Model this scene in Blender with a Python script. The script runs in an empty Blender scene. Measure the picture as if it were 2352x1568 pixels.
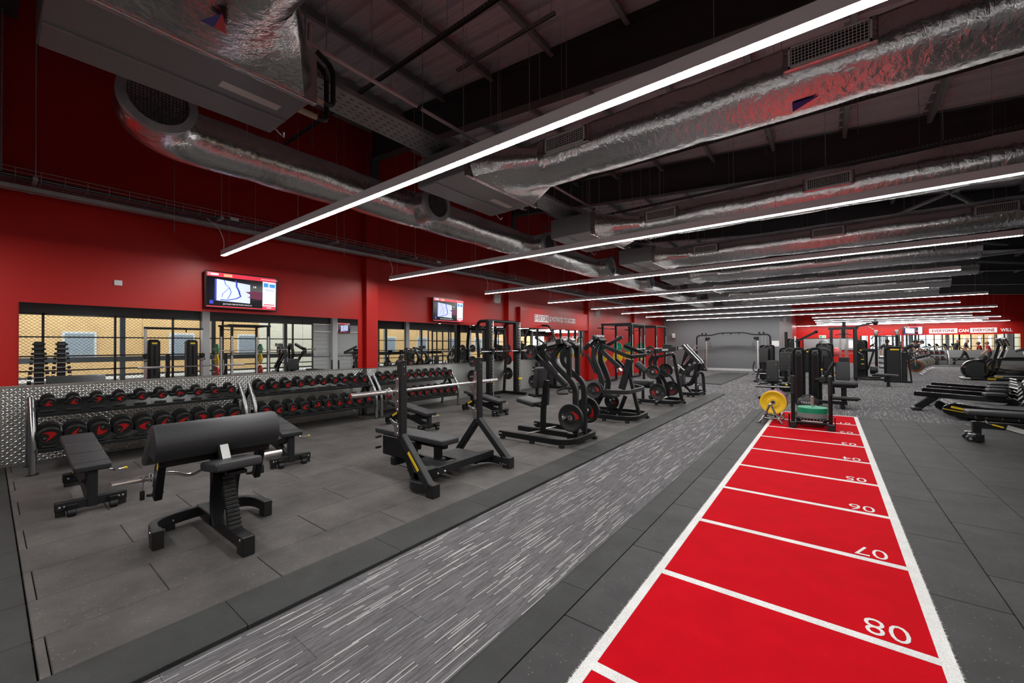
import bpy, bmesh, math, random
from mathutils import Vector, Matrix
random.seed(7)
SC = bpy.context.scene
COL = SC.collection
PI = math.pi

# ------------------------------------------------------------------ camera
yaw, pit, rol = math.radians(37.789), math.radians(0.557), math.radians(-0.317)
f0 = Vector((-math.sin(yaw), math.cos(yaw), 0)); r0 = Vector((math.cos(yaw), math.sin(yaw), 0)); u0 = Vector((0, 0, 1))
fw = math.cos(pit) * f0 + math.sin(pit) * u0; up = -math.sin(pit) * f0 + math.cos(pit) * u0
rt = math.cos(rol) * r0 + math.sin(rol) * up; up2 = -math.sin(rol) * r0 + math.cos(rol) * up
cd = bpy.data.cameras.new('camera'); cam = bpy.data.objects.new('camera', cd); COL.objects.link(cam)
cd.sensor_width = 36.0; cd.lens = 36.0 * 935.4 / 2352.0; cd.clip_start = 0.05; cd.clip_end = 300
M4 = Matrix((rt, up2, -fw)).transposed().to_4x4(); M4.translation = (0, 0, 1.5)
cam.matrix_world = M4
SC.camera = cam

# ------------------------------------------------------------------ world, exposure
w = bpy.data.worlds.new('overcast_sky'); SC.world = w; w.use_nodes = True
w.node_tree.nodes['Background'].inputs[0].default_value = (0.86, 0.93, 1.0, 1)
w.node_tree.nodes['Background'].inputs[1].default_value = 4.5
SC.view_settings.view_transform = 'Standard'; SC.view_settings.look = 'None'
SC.view_settings.exposure = 0.0; SC.view_settings.gamma = 1.0; SC.view_settings.use_curve_mapping = False
SC.cycles.use_denoising = True
SC.cycles.max_bounces = 12; SC.cycles.diffuse_bounces = 4; SC.cycles.glossy_bounces = 4; SC.cycles.transmission_bounces = 10
SC.cycles.caustics_reflective = False; SC.cycles.caustics_refractive = False
SC.cycles.sample_clamp_indirect = 6.0
LAMP = 96.0            # radiance of the LED diffusers

# ------------------------------------------------------------------ materials
MATS = {}
def mat(name, col=(.5, .5, .5), rough=.5, metal=0., emit=0., bump=None, noise=None, spec=.5, coat=0.):
    """bump=(scale, strength[, detail]); noise=(scale, amount): mild value mottling"""
    if name in MATS: return MATS[name]
    m = bpy.data.materials.new(name); m.use_nodes = True; nt = m.node_tree; b = nt.nodes['Principled BSDF']
    b.inputs['Base Color'].default_value = (*col, 1); b.inputs['Roughness'].default_value = rough
    b.inputs['Metallic'].default_value = metal; b.inputs['Specular IOR Level'].default_value = spec
    if coat: b.inputs['Coat Weight'].default_value = coat
    if emit:
        b.inputs['Emission Color'].default_value = (*col, 1); b.inputs['Emission Strength'].default_value = emit
    tc = None
    if bump or noise: tc = nt.nodes.new('ShaderNodeTexCoord')
    if noise:
        n = nt.nodes.new('ShaderNodeTexNoise'); n.inputs['Scale'].default_value = noise[0]; n.inputs['Detail'].default_value = 5
        g = nt.nodes.new('ShaderNodeNewGeometry'); nt.links.new(g.outputs['Position'], n.inputs['Vector'])
        mp = nt.nodes.new('ShaderNodeMapRange'); mp.inputs[1].default_value = .3; mp.inputs[2].default_value = .7
        mp.inputs[3].default_value = 1 - noise[1]; mp.inputs[4].default_value = 1 + noise[1]
        nt.links.new(n.outputs['Fac'], mp.inputs[0])
        mx = nt.nodes.new('ShaderNodeMix'); mx.data_type = 'RGBA'; mx.blend_type = 'MULTIPLY'; mx.inputs[0].default_value = 1
        mx.inputs[6].default_value = (*col, 1); nt.links.new(mp.outputs[0], mx.inputs[7]); nt.links.new(mx.outputs[2], b.inputs['Base Color'])
    if bump:
        n = nt.nodes.new('ShaderNodeTexNoise'); n.inputs['Scale'].default_value = bump[0]; n.inputs['Detail'].default_value = bump[2] if len(bump) > 2 else 3
        g = nt.nodes.new('ShaderNodeNewGeometry'); nt.links.new(g.outputs['Position'], n.inputs['Vector'])
        bp = nt.nodes.new('ShaderNodeBump'); bp.inputs['Strength'].default_value = bump[1]; bp.inputs['Distance'].default_value = .01
        nt.links.new(n.outputs['Fac'], bp.inputs['Height']); nt.links.new(bp.outputs[0], b.inputs['Normal'])
    MATS[name] = m
    return m

def nodes(name):
    m = bpy.data.materials.new(name); m.use_nodes = True
    nt = m.node_tree
    return m, nt, nt.nodes['Principled BSDF']
def N(nt, t, **kw):
    n = nt.nodes.new('ShaderNode' + t)
    for k, v in kw.items(): setattr(n, k, v)
    return n
def ramp(nt, fac, stops):
    r = N(nt, 'ValToRGB'); e = r.color_ramp.elements
    e[0].position, e[0].color = stops[0][0], (*stops[0][1], 1); e[1].position, e[1].color = stops[-1][0], (*stops[-1][1], 1)
    for p, c in stops[1:-1]:
        x = e.new(p); x.color = (*c, 1)
    nt.links.new(fac, r.inputs[0]); return r.outputs[0]

RED = mat('red_wall_paint', (.45, .0085, .0060), .42, bump=(90, .05), spec=.35)
GREY_WALL = mat('grey_wall_paint', (.16, .165, .175), .55)
WHITE = mat('white_plastic', (.75, .75, .74), .4)
BLACK = mat('black_powder_coat', (.0055, .0058, .0064), .42, bump=(700, .06), spec=.30)
CHAR = mat('charcoal_powder_coat', (.0125, .0132, .0146), .44, bump=(700, .06), spec=.36)
GLOSSB = mat('gloss_black', (.007, .007, .008), .2)
VINYL = mat('grey_black_vinyl', (.021, .0222, .0245), .5, bump=(420, .12))
RUB = mat('black_rubber', (.0055, .0057, .0061), .52, bump=(300, .1))
CHROME = mat('chrome', (.86, .86, .87), .26, 1.)
STEEL = mat('satin_steel', (.58, .58, .59), .3, 1.)
GALV = mat('galvanised_steel', (.34, .36, .37), .5, .7, noise=(6, .12))
DARKSTEEL = mat('dark_roof_steel', (.075, .073, .077), .55)
GUN = mat('gunmetal_tube', (.30, .305, .31), .26, .9)
YEL = mat('yellow_badge', (.75, .52, .015), .45)
SILVER = mat('silver_badge', (.55, .55, .56), .35, .6)
REDD = mat('red_print', (.40, .006, .007), .45)
WPRINT = mat('white_print', (.78, .78, .78), .5)
GPRINT = mat('grey_print', (.22, .22, .22), .5)
GREENP = mat('green_bumper_rubber', (.004, .26, .13), .42)
YELP = mat('yellow_bumper_rubber', (.82, .50, .012), .42)
BLUEP = mat('blue_bumper_rubber', (.015, .035, .36), .42)
REDP = mat('red_bumper_rubber', (.55, .012, .02), .42)
GREYP = mat('grey_bumper_rubber', (.22, .225, .23), .45)
LED = mat('led_diffuser', (1., .985, .96), .5, emit=LAMP)
ALU = mat('pale_grey_profile', (.82, .82, .83), .5); GRILLE = mat('grille_paint', (.50, .50, .50), .45)
PAPER = mat('paper_label', (.62, .62, .60), .7)
CABLE = mat('black_cable', (.012, .012, .012), .5)
PURPLE = mat('purple_cable', (.06, .04, .16), .55)
BLACKST = mat('weight_stack_steel', (.02, .02, .021), .35, .3)

def foil_mat():
    m, nt, b = nodes('crinkled_foil')
    b.inputs['Base Color'].default_value = (.58, .57, .57, 1); b.inputs['Metallic'].default_value = 1; b.inputs['Roughness'].default_value = .23
    g = N(nt, 'NewGeometry')
    mpg = N(nt, 'Mapping'); mpg.inputs['Scale'].default_value = (1.0, 1.0, .55); nt.links.new(g.outputs['Position'], mpg.inputs['Vector'])
    prev = None
    for sc, st, ds, det in ((3.0, .22, .03, 2), (15., .6, .016, 4), (60., .32, .004, 2)):
        n1 = N(nt, 'TexNoise'); n1.inputs['Scale'].default_value = sc; n1.inputs['Detail'].default_value = det; n1.inputs['Distortion'].default_value = .6
        nt.links.new(mpg.outputs[0], n1.inputs['Vector'])
        b1 = N(nt, 'Bump'); b1.inputs['Strength'].default_value = st; b1.inputs['Distance'].default_value = ds; nt.links.new(n1.outputs['Fac'], b1.inputs['Height'])
        if prev: nt.links.new(prev, b1.inputs['Normal'])
        prev = b1.outputs[0]
    nt.links.new(prev, b.inputs['Normal'])
    return m
FOIL = foil_mat()

def rubber_tile_mat(name, base, speck):
    m, nt, b = nodes(name)
    b.inputs['Roughness'].default_value = .68; b.inputs['Specular IOR Level'].default_value = .35
    g = N(nt, 'NewGeometry'); oi = N(nt, 'ObjectInfo')
    n1 = N(nt, 'TexNoise'); n1.inputs['Scale'].default_value = 2.3; n1.inputs['Detail'].default_value = 6; n1.inputs['Roughness'].default_value = .65
    n2 = N(nt, 'TexVoronoi'); n2.inputs['Scale'].default_value = 150
    n3 = N(nt, 'TexNoise'); n3.inputs['Scale'].default_value = 190; n3.inputs['Detail'].default_value = 2
    for n in (n1, n2, n3): nt.links.new(g.outputs['Position'], n.inputs['Vector'])
    c1 = ramp(nt, n1.outputs['Fac'], [(.33, tuple(x * .66 for x in base)), (.68, tuple(x * 1.38 for x in base))])
    sp = ramp(nt, n2.outputs['Color'], [(0, (0, 0, 0)), (.90, (0, 0, 0)), (.93, (1, 1, 1)), (1, (1, 1, 1))])
    mx = N(nt, 'Mix', data_type='RGBA'); mx.inputs[7].default_value = (*speck, 1)
    sm = N(nt, 'Math', operation='MULTIPLY'); sm.inputs[1].default_value = .55
    nt.links.new(sp, sm.inputs[0]); nt.links.new(sm.outputs[0], mx.inputs[0]); nt.links.new(c1, mx.inputs[6])
    mr = N(nt, 'MapRange'); mr.inputs[3].default_value = .87; mr.inputs[4].default_value = 1.12
    nt.links.new(oi.outputs['Random'], mr.inputs[0])
    m2 = N(nt, 'Mix', data_type='RGBA', blend_type='MULTIPLY'); m2.inputs[0].default_value = 1
    nt.links.new(mx.outputs[2], m2.inputs[6]); nt.links.new(mr.outputs[0], m2.inputs[7])
    nt.links.new(m2.outputs[2], b.inputs['Base Color'])
    bp = N(nt, 'Bump'); bp.inputs['Strength'].default_value = .35; bp.inputs['Distance'].default_value = .003
    nt.links.new(n3.outputs['Fac'], bp.inputs['Height']); nt.links.new(bp.outputs[0], b.inputs['Normal'])
    return m
TILE = rubber_tile_mat('brown_grey_rubber_tile', (.073, .067, .064), (.30, .26, .22))
TILE_G = rubber_tile_mat('grey_rubber_tile', (.030, .029, .0298), (.16, .155, .145))
RAMP_M = rubber_tile_mat('dark_rubber_edge', (.026, .0273, .0272), (.06, .06, .06))

def carpet_mat():
    m, nt, b = nodes('striped_grey_carpet')
    b.inputs['Roughness'].default_value = .95; b.inputs['Specular IOR Level'].default_value = .1
    g = N(nt, 'NewGeometry'); sep = N(nt, 'SeparateXYZ'); nt.links.new(g.outputs['Position'], sep.inputs[0])
    # woven stripes run along Y, one yarn about 7 mm wide
    def cell(wx, ly, seed):
        fx = N(nt, 'Math', operation='DIVIDE'); fx.inputs[1].default_value = wx; nt.links.new(sep.outputs['X'], fx.inputs[0])
        fl = N(nt, 'Math', operation='FLOOR'); nt.links.new(fx.outputs[0], fl.inputs[0])
        wn = N(nt, 'TexWhiteNoise', noise_dimensions='1D'); ad = N(nt, 'Math', operation='ADD'); ad.inputs[1].default_value = seed
        nt.links.new(fl.outputs[0], ad.inputs[0]); nt.links.new(ad.outputs[0], wn.inputs['W'])
        fy = N(nt, 'Math', operation='DIVIDE'); fy.inputs[1].default_value = ly; nt.links.new(sep.outputs['Y'], fy.inputs[0])
        of = N(nt, 'Math', operation='MULTIPLY_ADD'); of.inputs[1].default_value = 37.; nt.links.new(wn.outputs['Value'], of.inputs[0]); nt.links.new(fy.outputs[0], of.inputs[2])
        fl2 = N(nt, 'Math', operation='FLOOR'); nt.links.new(of.outputs[0], fl2.inputs[0])
        cm = N(nt, 'CombineXYZ'); nt.links.new(fl.outputs[0], cm.inputs[0]); nt.links.new(fl2.outputs[0], cm.inputs[1]); cm.inputs[2].default_value = seed
        w2 = N(nt, 'TexWhiteNoise', noise_dimensions='3D'); nt.links.new(cm.outputs[0], w2.inputs['Vector'])
        return w2.outputs['Value']
    a = cell(.0055, .24, 1.); c = cell(.0055, .09, 5.)
    st = N(nt, 'Math', operation='GREATER_THAN'); st.inputs[1].default_value = .93; nt.links.new(a, st.inputs[0])
    base = ramp(nt, c, [(0, (.085, .081, .086)), (.5, (.120, .115, .122)), (1, (.158, .152, .160))])
    br = N(nt, 'Brick' if False else 'TexBrick'); br.offset = .5
    br.inputs['Color1'].default_value = (1, 1, 1, 1); br.inputs['Color2'].default_value = (.90, .90, .90, 1); br.inputs['Mortar'].default_value = (.55, .55, .55, 1)
    br.inputs['Scale'].default_value = 1; br.inputs['Mortar Size'].default_value = .0025; br.inputs['Brick Width'].default_value = 1.; br.inputs['Row Height'].default_value = .25
    cv = N(nt, 'CombineXYZ'); nt.links.new(sep.outputs['Y'], cv.inputs[0]); nt.links.new(sep.outputs['X'], cv.inputs[1]); nt.links.new(cv.outputs[0], br.inputs['Vector'])
    mx = N(nt, 'Mix', data_type='RGBA'); mx.inputs[7].default_value = (.42, .41, .395, 1); nt.links.new(st.outputs[0], mx.inputs[0]); nt.links.new(base, mx.inputs[6])
    m2 = N(nt, 'Mix', data_type='RGBA', blend_type='MULTIPLY'); m2.inputs[0].default_value = 1; nt.links.new(mx.outputs[2], m2.inputs[6]); nt.links.new(br.outputs['Color'], m2.inputs[7])
    nt.links.new(m2.outputs[2], b.inputs['Base Color'])
    n3 = N(nt, 'TexNoise'); n3.inputs['Scale'].default_value = 260; nt.links.new(g.outputs['Position'], n3.inputs['Vector'])
    bp = N(nt, 'Bump'); bp.inputs['Strength'].default_value = .5; bp.inputs['Distance'].default_value = .004
    nt.links.new(n3.outputs['Fac'], bp.inputs['Height']); nt.links.new(bp.outputs[0], b.inputs['Normal'])
    return m
CARPET = carpet_mat()

def turf_mat(name, col):
    m, nt, b = nodes(name)
    b.inputs['Roughness'].default_value = .9; b.inputs['Specular IOR Level'].default_value = .06
    g = N(nt, 'NewGeometry')
    n1 = N(nt, 'TexNoise'); n1.inputs['Scale'].default_value = 330; n1.inputs['Detail'].default_value = 2
    n2 = N(nt, 'TexNoise'); n2.inputs['Scale'].default_value = 5; n2.inputs['Detail'].default_value = 4
    for n in (n1, n2): nt.links.new(g.outputs['Position'], n.inputs['Vector'])
    c1 = ramp(nt, n1.outputs['Fac'], [(.3, tuple(x * .72 for x in col)), (.7, tuple(min(.9, x * 1.22) for x in col))])
    mr = N(nt, 'MapRange'); mr.inputs[1].default_value = .3; mr.inputs[2].default_value = .7; mr.inputs[3].default_value = .93; mr.inputs[4].default_value = 1.06
    nt.links.new(n2.outputs['Fac'], mr.inputs[0])
    m2 = N(nt, 'Mix', data_type='RGBA', blend_type='MULTIPLY'); m2.inputs[0].default_value = 1
    nt.links.new(c1, m2.inputs[6]); nt.links.new(mr.outputs[0], m2.inputs[7]); nt.links.new(m2.outputs[2], b.inputs['Base Color'])
    bp = N(nt, 'Bump'); bp.inputs['Strength'].default_value = .6; bp.inputs['Distance'].default_value = .005
    nt.links.new(n1.outputs['Fac'], bp.inputs['Height']); nt.links.new(bp.outputs[0], b.inputs['Normal'])
    return m
TURF_R = turf_mat('red_turf', (.50, .0022, .009)); TURF_W = turf_mat('white_turf', (.72, .72, .71))

# ------------------------------------------------------------------ mesh helpers
def V(*a): return Vector(a)
def basis(d, upv=None):
    d = Vector(d).normalized()
    u = Vector(upv) if upv is not None else (Vector((0, 0, 1)) if abs(d.z) < .95 else Vector((0, 1, 0)))
    x = u.cross(d)
    if x.length < 1e-6: x = Vector((1, 0, 0)).cross(d)
    x.normalize(); y = d.cross(x).normalized()
    return x, y, d
class MB:
    def __init__(s): s.v = []; s.f = []; s.m = []; s.cur = 0
    def add(s, vs, fs):
        o = len(s.v); s.v += [tuple(p) for p in vs]; s.f += [tuple(i + o for i in f) for f in fs]; s.m += [s.cur] * len(fs); return s
    def slot(s, i): s.cur = i; return s
    def box(s, c, size, R=None, b=0.):
        """box centred at c, chamfered by b"""
        hx, hy, hz = (x / 2 for x in size); c = Vector(c)
        if b <= 0:
            vs = [Vector((x, y, z)) for x in (-hx, hx) for y in (-hy, hy) for z in (-hz, hz)]
            fs = [(0, 1, 3, 2), (4, 6, 7, 5), (0, 4, 5, 1), (2, 3, 7, 6), (0, 2, 6, 4), (1, 5, 7, 3)]
        else:
            b = min(b, hx * .99, hy * .99, hz * .99); vs = []; idx = {}
            for sx in (-1, 1):
                for sy in (-1, 1):
                    for sz in (-1, 1):
                        for a in range(3):
                            p = [sx * (hx - b), sy * (hy - b), sz * (hz - b)]; p[a] = (sx * hx, sy * hy, sz * hz)[a]
                            idx[(sx, sy, sz, a)] = len(vs); vs.append(Vector(p))
            fs = []
            for a in range(3):
                o1, o2 = [i for i in range(3) if i != a]
                for sg in (-1, 1):
                    def k(p, q):
                        t = [0, 0, 0]; t[a] = sg; t[o1] = p; t[o2] = q; return idx[(*t, a)]
                    fs.append((k(-1, -1), k(1, -1), k(1, 1), k(-1, 1)))
                for p in (-1, 1):
                    for q in (-1, 1):
                        def k2(sg, ax):
                            t = [0, 0, 0]; t[a] = sg; t[o1] = p; t[o2] = q; return idx[(*t, ax)]
                        fs.append((k2(-1, o1), k2(1, o1), k2(1, o2), k2(-1, o2)))
            for sx in (-1, 1):
                for sy in (-1, 1):
                    for sz in (-1, 1): fs.append(tuple(idx[(sx, sy, sz, a)] for a in range(3)))
        if R is not None: vs = [R @ p for p in vs]
        return s.add([p + c for p in vs], fs)
    def bx(s, x0, x1, y0, y1, z0, z1, b=0.):
        return s.box(((x0 + x1) / 2, (y0 + y1) / 2, (z0 + z1) / 2), (abs(x1 - x0), abs(y1 - y0), abs(z1 - z0)), None, b)
    def bar(s, p, q, w, h=None, upv=None, b=0.004):
        """rectangular bar p->q; w across, h along 'up'"""
        p, q = Vector(p), Vector(q); h = h or w; x, y, d = basis(q - p, upv)
        R = Matrix((x, y, d)).transposed()
        return s.box((p + q) / 2, (w, h, (q - p).length), R, b)
    def sweep(s, pts, prof, upv=None, closed=False, caps=True):
        pts = [Vector(p) for p in pts]; n = len(pts); k = len(prof); rings = []; px = None
        for i, p in enumerate(pts):
            if closed: d = (pts[(i + 1) % n] - p).normalized() + (p - pts[i - 1]).normalized()
            else:
                d = Vector((0, 0, 0))
                if i < n - 1: d += (pts[i + 1] - p).normalized()
                if i > 0: d += (p - pts[i - 1]).normalized()
            if d.length < 1e-6: d = Vector((0, 0, 1))
            d.normalize()
            if px is None: x, y, _ = basis(d, upv)
            else:
                x = px - d * px.dot(d)
                if x.length < 1e-6: x, y, _ = basis(d, upv)
                x.normalize(); y = d.cross(x)
            # mitre scale
            sc = 1.
            if 0 < i < n - 1 or closed:
                c = (pts[(i + 1) % n] - p).normalized().dot((p - pts[i - 1]).normalized()); sc = 1 / max(.45, math.sqrt(max(.01, (1 + c) / 2)))
            px = x
            a = (pts[(i + 1) % n] - p) if (i < n - 1 or closed) else (p - pts[i - 1]); bvec = (p - pts[i - 1]) if (i > 0 or closed) else a
            nb = (a.normalized() - bvec.normalized()); nbl = nb.length
            ring = []
            for (u, v) in prof:
                o = x * u + y * v
                if nbl > 1e-4 and sc > 1.001:
                    e = nb / nbl; o = o + e * (o.dot(e)) * (sc - 1)
                ring.append(p + o)
            rings.append(ring)
        vs = [q for r in rings for q in r]; fs = []
        m = n if closed else n - 1
        for i in range(m):
            for j in range(k):
                a = i * k + j; b_ = i * k + (j + 1) % k; c = ((i + 1) % n) * k + (j + 1) % k; d_ = ((i + 1) % n) * k + j
                fs.append((a, b_, c, d_))
        if caps and not closed:
            fs.append(tuple(range(k))[::-1]); fs.append(tuple((n - 1) * k + j for j in range(k)))
        return s.add(vs, fs)
    def tube(s, pts, r, n=10, closed=False):
        return s.sweep(pts, [(r * math.cos(2 * PI * i / n), r * math.sin(2 * PI * i / n)) for i in range(n)], closed=closed)
    def rsweep(s, pts, w, h, upv=(0, 0, 1), closed=False, c=.006):
        a, b = w / 2, h / 2
        pr = [(-a + c, -b), (a - c, -b), (a, -b + c), (a, b - c), (a - c, b), (-a + c, b), (-a, b - c), (-a, -b + c)]
        return s.sweep(pts, pr, upv, closed)
    def lathe(s, prof, c=(0, 0, 0), axis=(0, 0, 1), n=24, caps=True):
        """prof: [(r, h)] along axis"""
        x, y, d = basis(axis); c = Vector(c); vs = []; fs = []; k = len(prof)
        for (r, h) in prof:
            for i in range(n):
                a = 2 * PI * i / n; vs.append(c + d * h + x * (r * math.cos(a)) + y * (r * math.sin(a)))
        for j in range(k - 1):
            for i in range(n): fs.append((j * n + i, j * n + (i + 1) % n, (j + 1) * n + (i + 1) % n, (j + 1) * n + i))
        if caps:
            if prof[0][0] > 1e-5: fs.append(tuple(range(n))[::-1])
            if prof[-1][0] > 1e-5: fs.append(tuple((k - 1) * n + i for i in range(n)))
        return s.add(vs, fs)
    def cyl(s, p, q, r, n=14, r2=None, ch=0.):
        p, q = Vector(p), Vector(q); L = (q - p).length; r2 = r if r2 is None else r2
        pr = [(r, 0), (r2, L)] if ch <= 0 else [(r - ch, 0), (r, ch), (r2, L - ch), (r2 - ch, L)]
        return s.lathe(pr, p, q - p, n)
    def prism(s, poly, o, ex, ey, t):
        """polygon (u,v) in plane ex,ey at o, extruded by t along ex x ey, centred"""
        ex, ey = Vector(ex).normalized(), Vector(ey).normalized(); nn = ex.cross(ey).normalized(); o = Vector(o); n = len(poly)
        vs = [o + ex * u + ey * v - nn * t / 2 for u, v in poly] + [o + ex * u + ey * v + nn * t / 2 for u, v in poly]
        fs = [tuple(range(n))[::-1], tuple(range(n, 2 * n))] + [(i, (i + 1) % n, n + (i + 1) % n, n + i) for i in range(n)]
        return s.add(vs, fs)
    def sphere(s, c, r, n=12, m=8, sc=(1, 1, 1)):
        c = Vector(c); vs = []; fs = []
        for j in range(m + 1):
            t = PI * j / m
            for i in range(n):
                a = 2 * PI * i / n; vs.append(c + Vector((r * sc[0] * math.sin(t) * math.cos(a), r * sc[1] * math.sin(t) * math.sin(a), r * sc[2] * math.cos(t))))
        for j in range(m):
            for i in range(n): fs.append((j * n + i, (j + 1) * n + i, (j + 1) * n + (i + 1) % n, j * n + (i + 1) % n))
        return s.add(vs, fs)
    def pad(s, c, size, R=None, r=.02, seg=3):
        """cushion: rounded box through bmesh bevel"""
        bm = bmesh.new(); bmesh.ops.create_cube(bm, size=1)
        for v in bm.verts: v.co = Vector((v.co.x * size[0], v.co.y * size[1], v.co.z * size[2]))
        bmesh.ops.bevel(bm, geom=list(bm.edges), offset=min(r, min(size) * .49), segments=seg, profile=.6, affect='EDGES')
        bm.verts.index_update(); c = Vector(c)
        vs = [(R @ v.co if R is not None else v.co) + c for v in bm.verts]; fs = [tuple(v.index for v in f.verts) for f in bm.faces]
        bm.free(); return s.add(vs, fs)
    def mesh(s, name, mats, smooth=35):
        me = bpy.data.meshes.new(name); me.from_pydata(s.v, [], s.f)
        ms = mats if isinstance(mats, (list, tuple)) else [mats]
        for m in ms: me.materials.append(m)
        if len(ms) > 1: me.polygons.foreach_set('material_index', s.m)
        bm = bmesh.new(); bm.from_mesh(me); bmesh.ops.recalc_face_normals(bm, faces=list(bm.faces)); bm.to_mesh(me); bm.free()
        if smooth:
            me.polygons.foreach_set('use_smooth', [True] * len(me.polygons)); me.set_sharp_from_angle(angle=math.radians(smooth))
        me.update(); return me

def link(name, me, parent=None, loc=None, rotz=0, kind=None):
    o = bpy.data.objects.new(name, me); COL.objects.link(o)
    if parent is not None: o.parent = parent
    if loc is not None: o.location = loc
    if rotz: o.rotation_euler = (0, 0, rotz)
    if kind: o['kind'] = kind
    return o
def part(name, mb, m, parent, label=None, smooth=35):
    o = link(name, mb.mesh(name, m, smooth), parent)
    if label: o['label'] = label
    return o
def tag(o, label, cat, group=None):
    o['label'] = label; o['category'] = cat
    if group: o['group'] = group
    return o
def thing(name, label, cat, loc=(0, 0, 0), rotz=0, group=None):
    return tag(link(name, None, None, loc, rotz), label, cat, group)
def struct(name, mb, m, parent=None, smooth=35):
    return link(name, mb.mesh(name, m, smooth), parent, kind='structure')
def dup(root, loc=None, rotz=None, label=None, group=None):
    r = root.copy(); COL.objects.link(r)
    if loc is not None: r.location = loc
    if rotz is not None: r.rotation_euler = (0, 0, rotz)
    if label: r['label'] = label
    if group: r['group'] = group
    def rec(a, b):
        for ch in CH.get(a.name, []):
            c = ch.copy(); COL.objects.link(c); c.parent = b; rec(ch, c)
    CH = {}
    for o in list(COL.objects):
        if o.parent: CH.setdefault(o.parent.name, []).append(o)
    rec(root, r)
    return r
def text_mesh(s, size, depth=.002, align='CENTER', extra=0., sx=1.):
    cu = bpy.data.curves.new('txt', 'FONT'); cu.body = s; cu.size = size; cu.align_x = align; cu.align_y = 'CENTER'; cu.extrude = depth; cu.offset = extra; cu.resolution_u = 3
    o = bpy.data.objects.new('txt', cu); COL.objects.link(o); dg = bpy.context.evaluated_depsgraph_get(); dg.update()
    me = bpy.data.meshes.new_from_object(o.evaluated_get(dg)); bpy.data.objects.remove(o); bpy.data.curves.remove(cu)
    if sx != 1.:
        for v in me.vertices: v.co.x *= sx
    return me
def put_text(name, s, size, m, parent, o, ex, ey, depth=.002, align='CENTER', extra=0., sx=1.):
    """lettering laid in the plane ex (reading direction), ey (up) at o"""
    me = text_mesh(s, size, depth, align, extra, sx); ex, ey = Vector(ex).normalized(), Vector(ey).normalized(); nn = ex.cross(ey)
    T = Matrix((ex, ey, nn)).transposed().to_4x4(); T.translation = Vector(o); me.transform(T); me.materials.clear(); me.materials.append(m)
    return link(name, me, parent)
ORD = ['first', 'second', 'third', 'fourth', 'fifth', 'sixth', 'seventh', 'eighth', 'ninth', 'tenth', 'eleventh', 'twelfth', 'thirteenth', 'fourteenth', 'fifteenth', 'sixteenth']
def arc(c, r, a0, a1, n, ex=(1, 0, 0), ey=(0, 1, 0)):
    c, ex, ey = Vector(c), Vector(ex), Vector(ey)
    return [c + ex * (r * math.cos(a0 + (a1 - a0) * i / n)) + ey * (r * math.sin(a0 + (a1 - a0) * i / n)) for i in range(n + 1)]
def fillet(pts, r, n=4):
    """round the corners of a polyline"""
    pts = [Vector(p) for p in pts]; out = [pts[0]]
    for i in range(1, len(pts) - 1):
        p, a, b = pts[i], pts[i - 1], pts[i + 1]; da, db = (a - p), (b - p); l = min(r, da.length * .49, db.length * .49)
        s, e = p + da.normalized() * l, p + db.normalized() * l
        for k in range(n + 1):
            t = k / n; out.append((1 - t) ** 2 * s + 2 * t * (1 - t) * p + t * t * e)
    out.append(pts[-1]); return out

# ------------------------------------------------------------------ the setting: floor
mb = MB().bx(-8.6, 11.2, -7.3, 42.3, -.128, -.028)
floor = struct('floor', mb, CARPET)
def tile(name, x0, x1, y0, y1, m, z1=0., g=.0025, cache={}):
    k = (name, round(x1 - x0, 3), round(y1 - y0, 3), m.name)
    if k not in cache: cache[k] = MB().box((0, 0, -.014), (x1 - x0 - 2 * g, y1 - y0 - 2 * g, .028), None, .003).mesh(name, m, 0)
    o = link(name, cache[k], floor, ((x0 + x1) / 2, (y0 + y1) / 2, z1)); return o
XL = [-2.83, -3.24, -3.745, -4.25, -4.755, -5.26, -5.765, -6.27, -6.775, -7.28, -7.785, -8.2]
for i in range(len(XL) - 1):
    o = .19 if i % 2 == 0 else -.30
    if i == 0: pass
    ys = [.15] + [o + k for k in range(0, 15) if .155 < o + k < 13.7] + [13.8]
    for a, b in zip(ys, ys[1:]): tile('rubber_tile', XL[i + 1], XL[i], a, b, TILE)
# darker apron tiles nearer the camera
for i in range(len(XL) - 1):
    o = -.42 if i % 2 == 0 else -.85
    for a, b in zip([o - 1, o], [o, .147]): tile('apron_tile', XL[i + 1], XL[i], a, b, RAMP_M)
def ramp_strip(x0, x1, ys, name='edge_ramp', flip=False):
    for a, b in zip(ys, ys[1:]):
        m2 = MB(); g = .002
        prof = [(x0, 0), (x1 - .014, 0), (x1 - .002, -.003), (x1, -.006), (x1, -.028), (x0, -.028)] if not flip else [(x1, 0), (x0 + .03, -.001), (x0, -.012), (x0, -.028), (x1, -.028)]
        n = len(prof); m2.add([(x, a + g, z) for x, z in prof] + [(x, b - g, z) for x, z in prof], [tuple(range(n)), tuple(range(n, 2 * n))[::-1]] + [(j, (j + 1) % n, n + (j + 1) % n, n + j) for j in range(n)])
        part(name, m2, RAMP_M, floor, smooth=0)
ramp_strip(-2.828, -2.49, [-.13] + [.87 + k for k in range(13)] + [13.8])
ramp_strip(-1.372, -1.178, [.25 + k for k in range(11)] + [10.92], flip=True)
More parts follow.
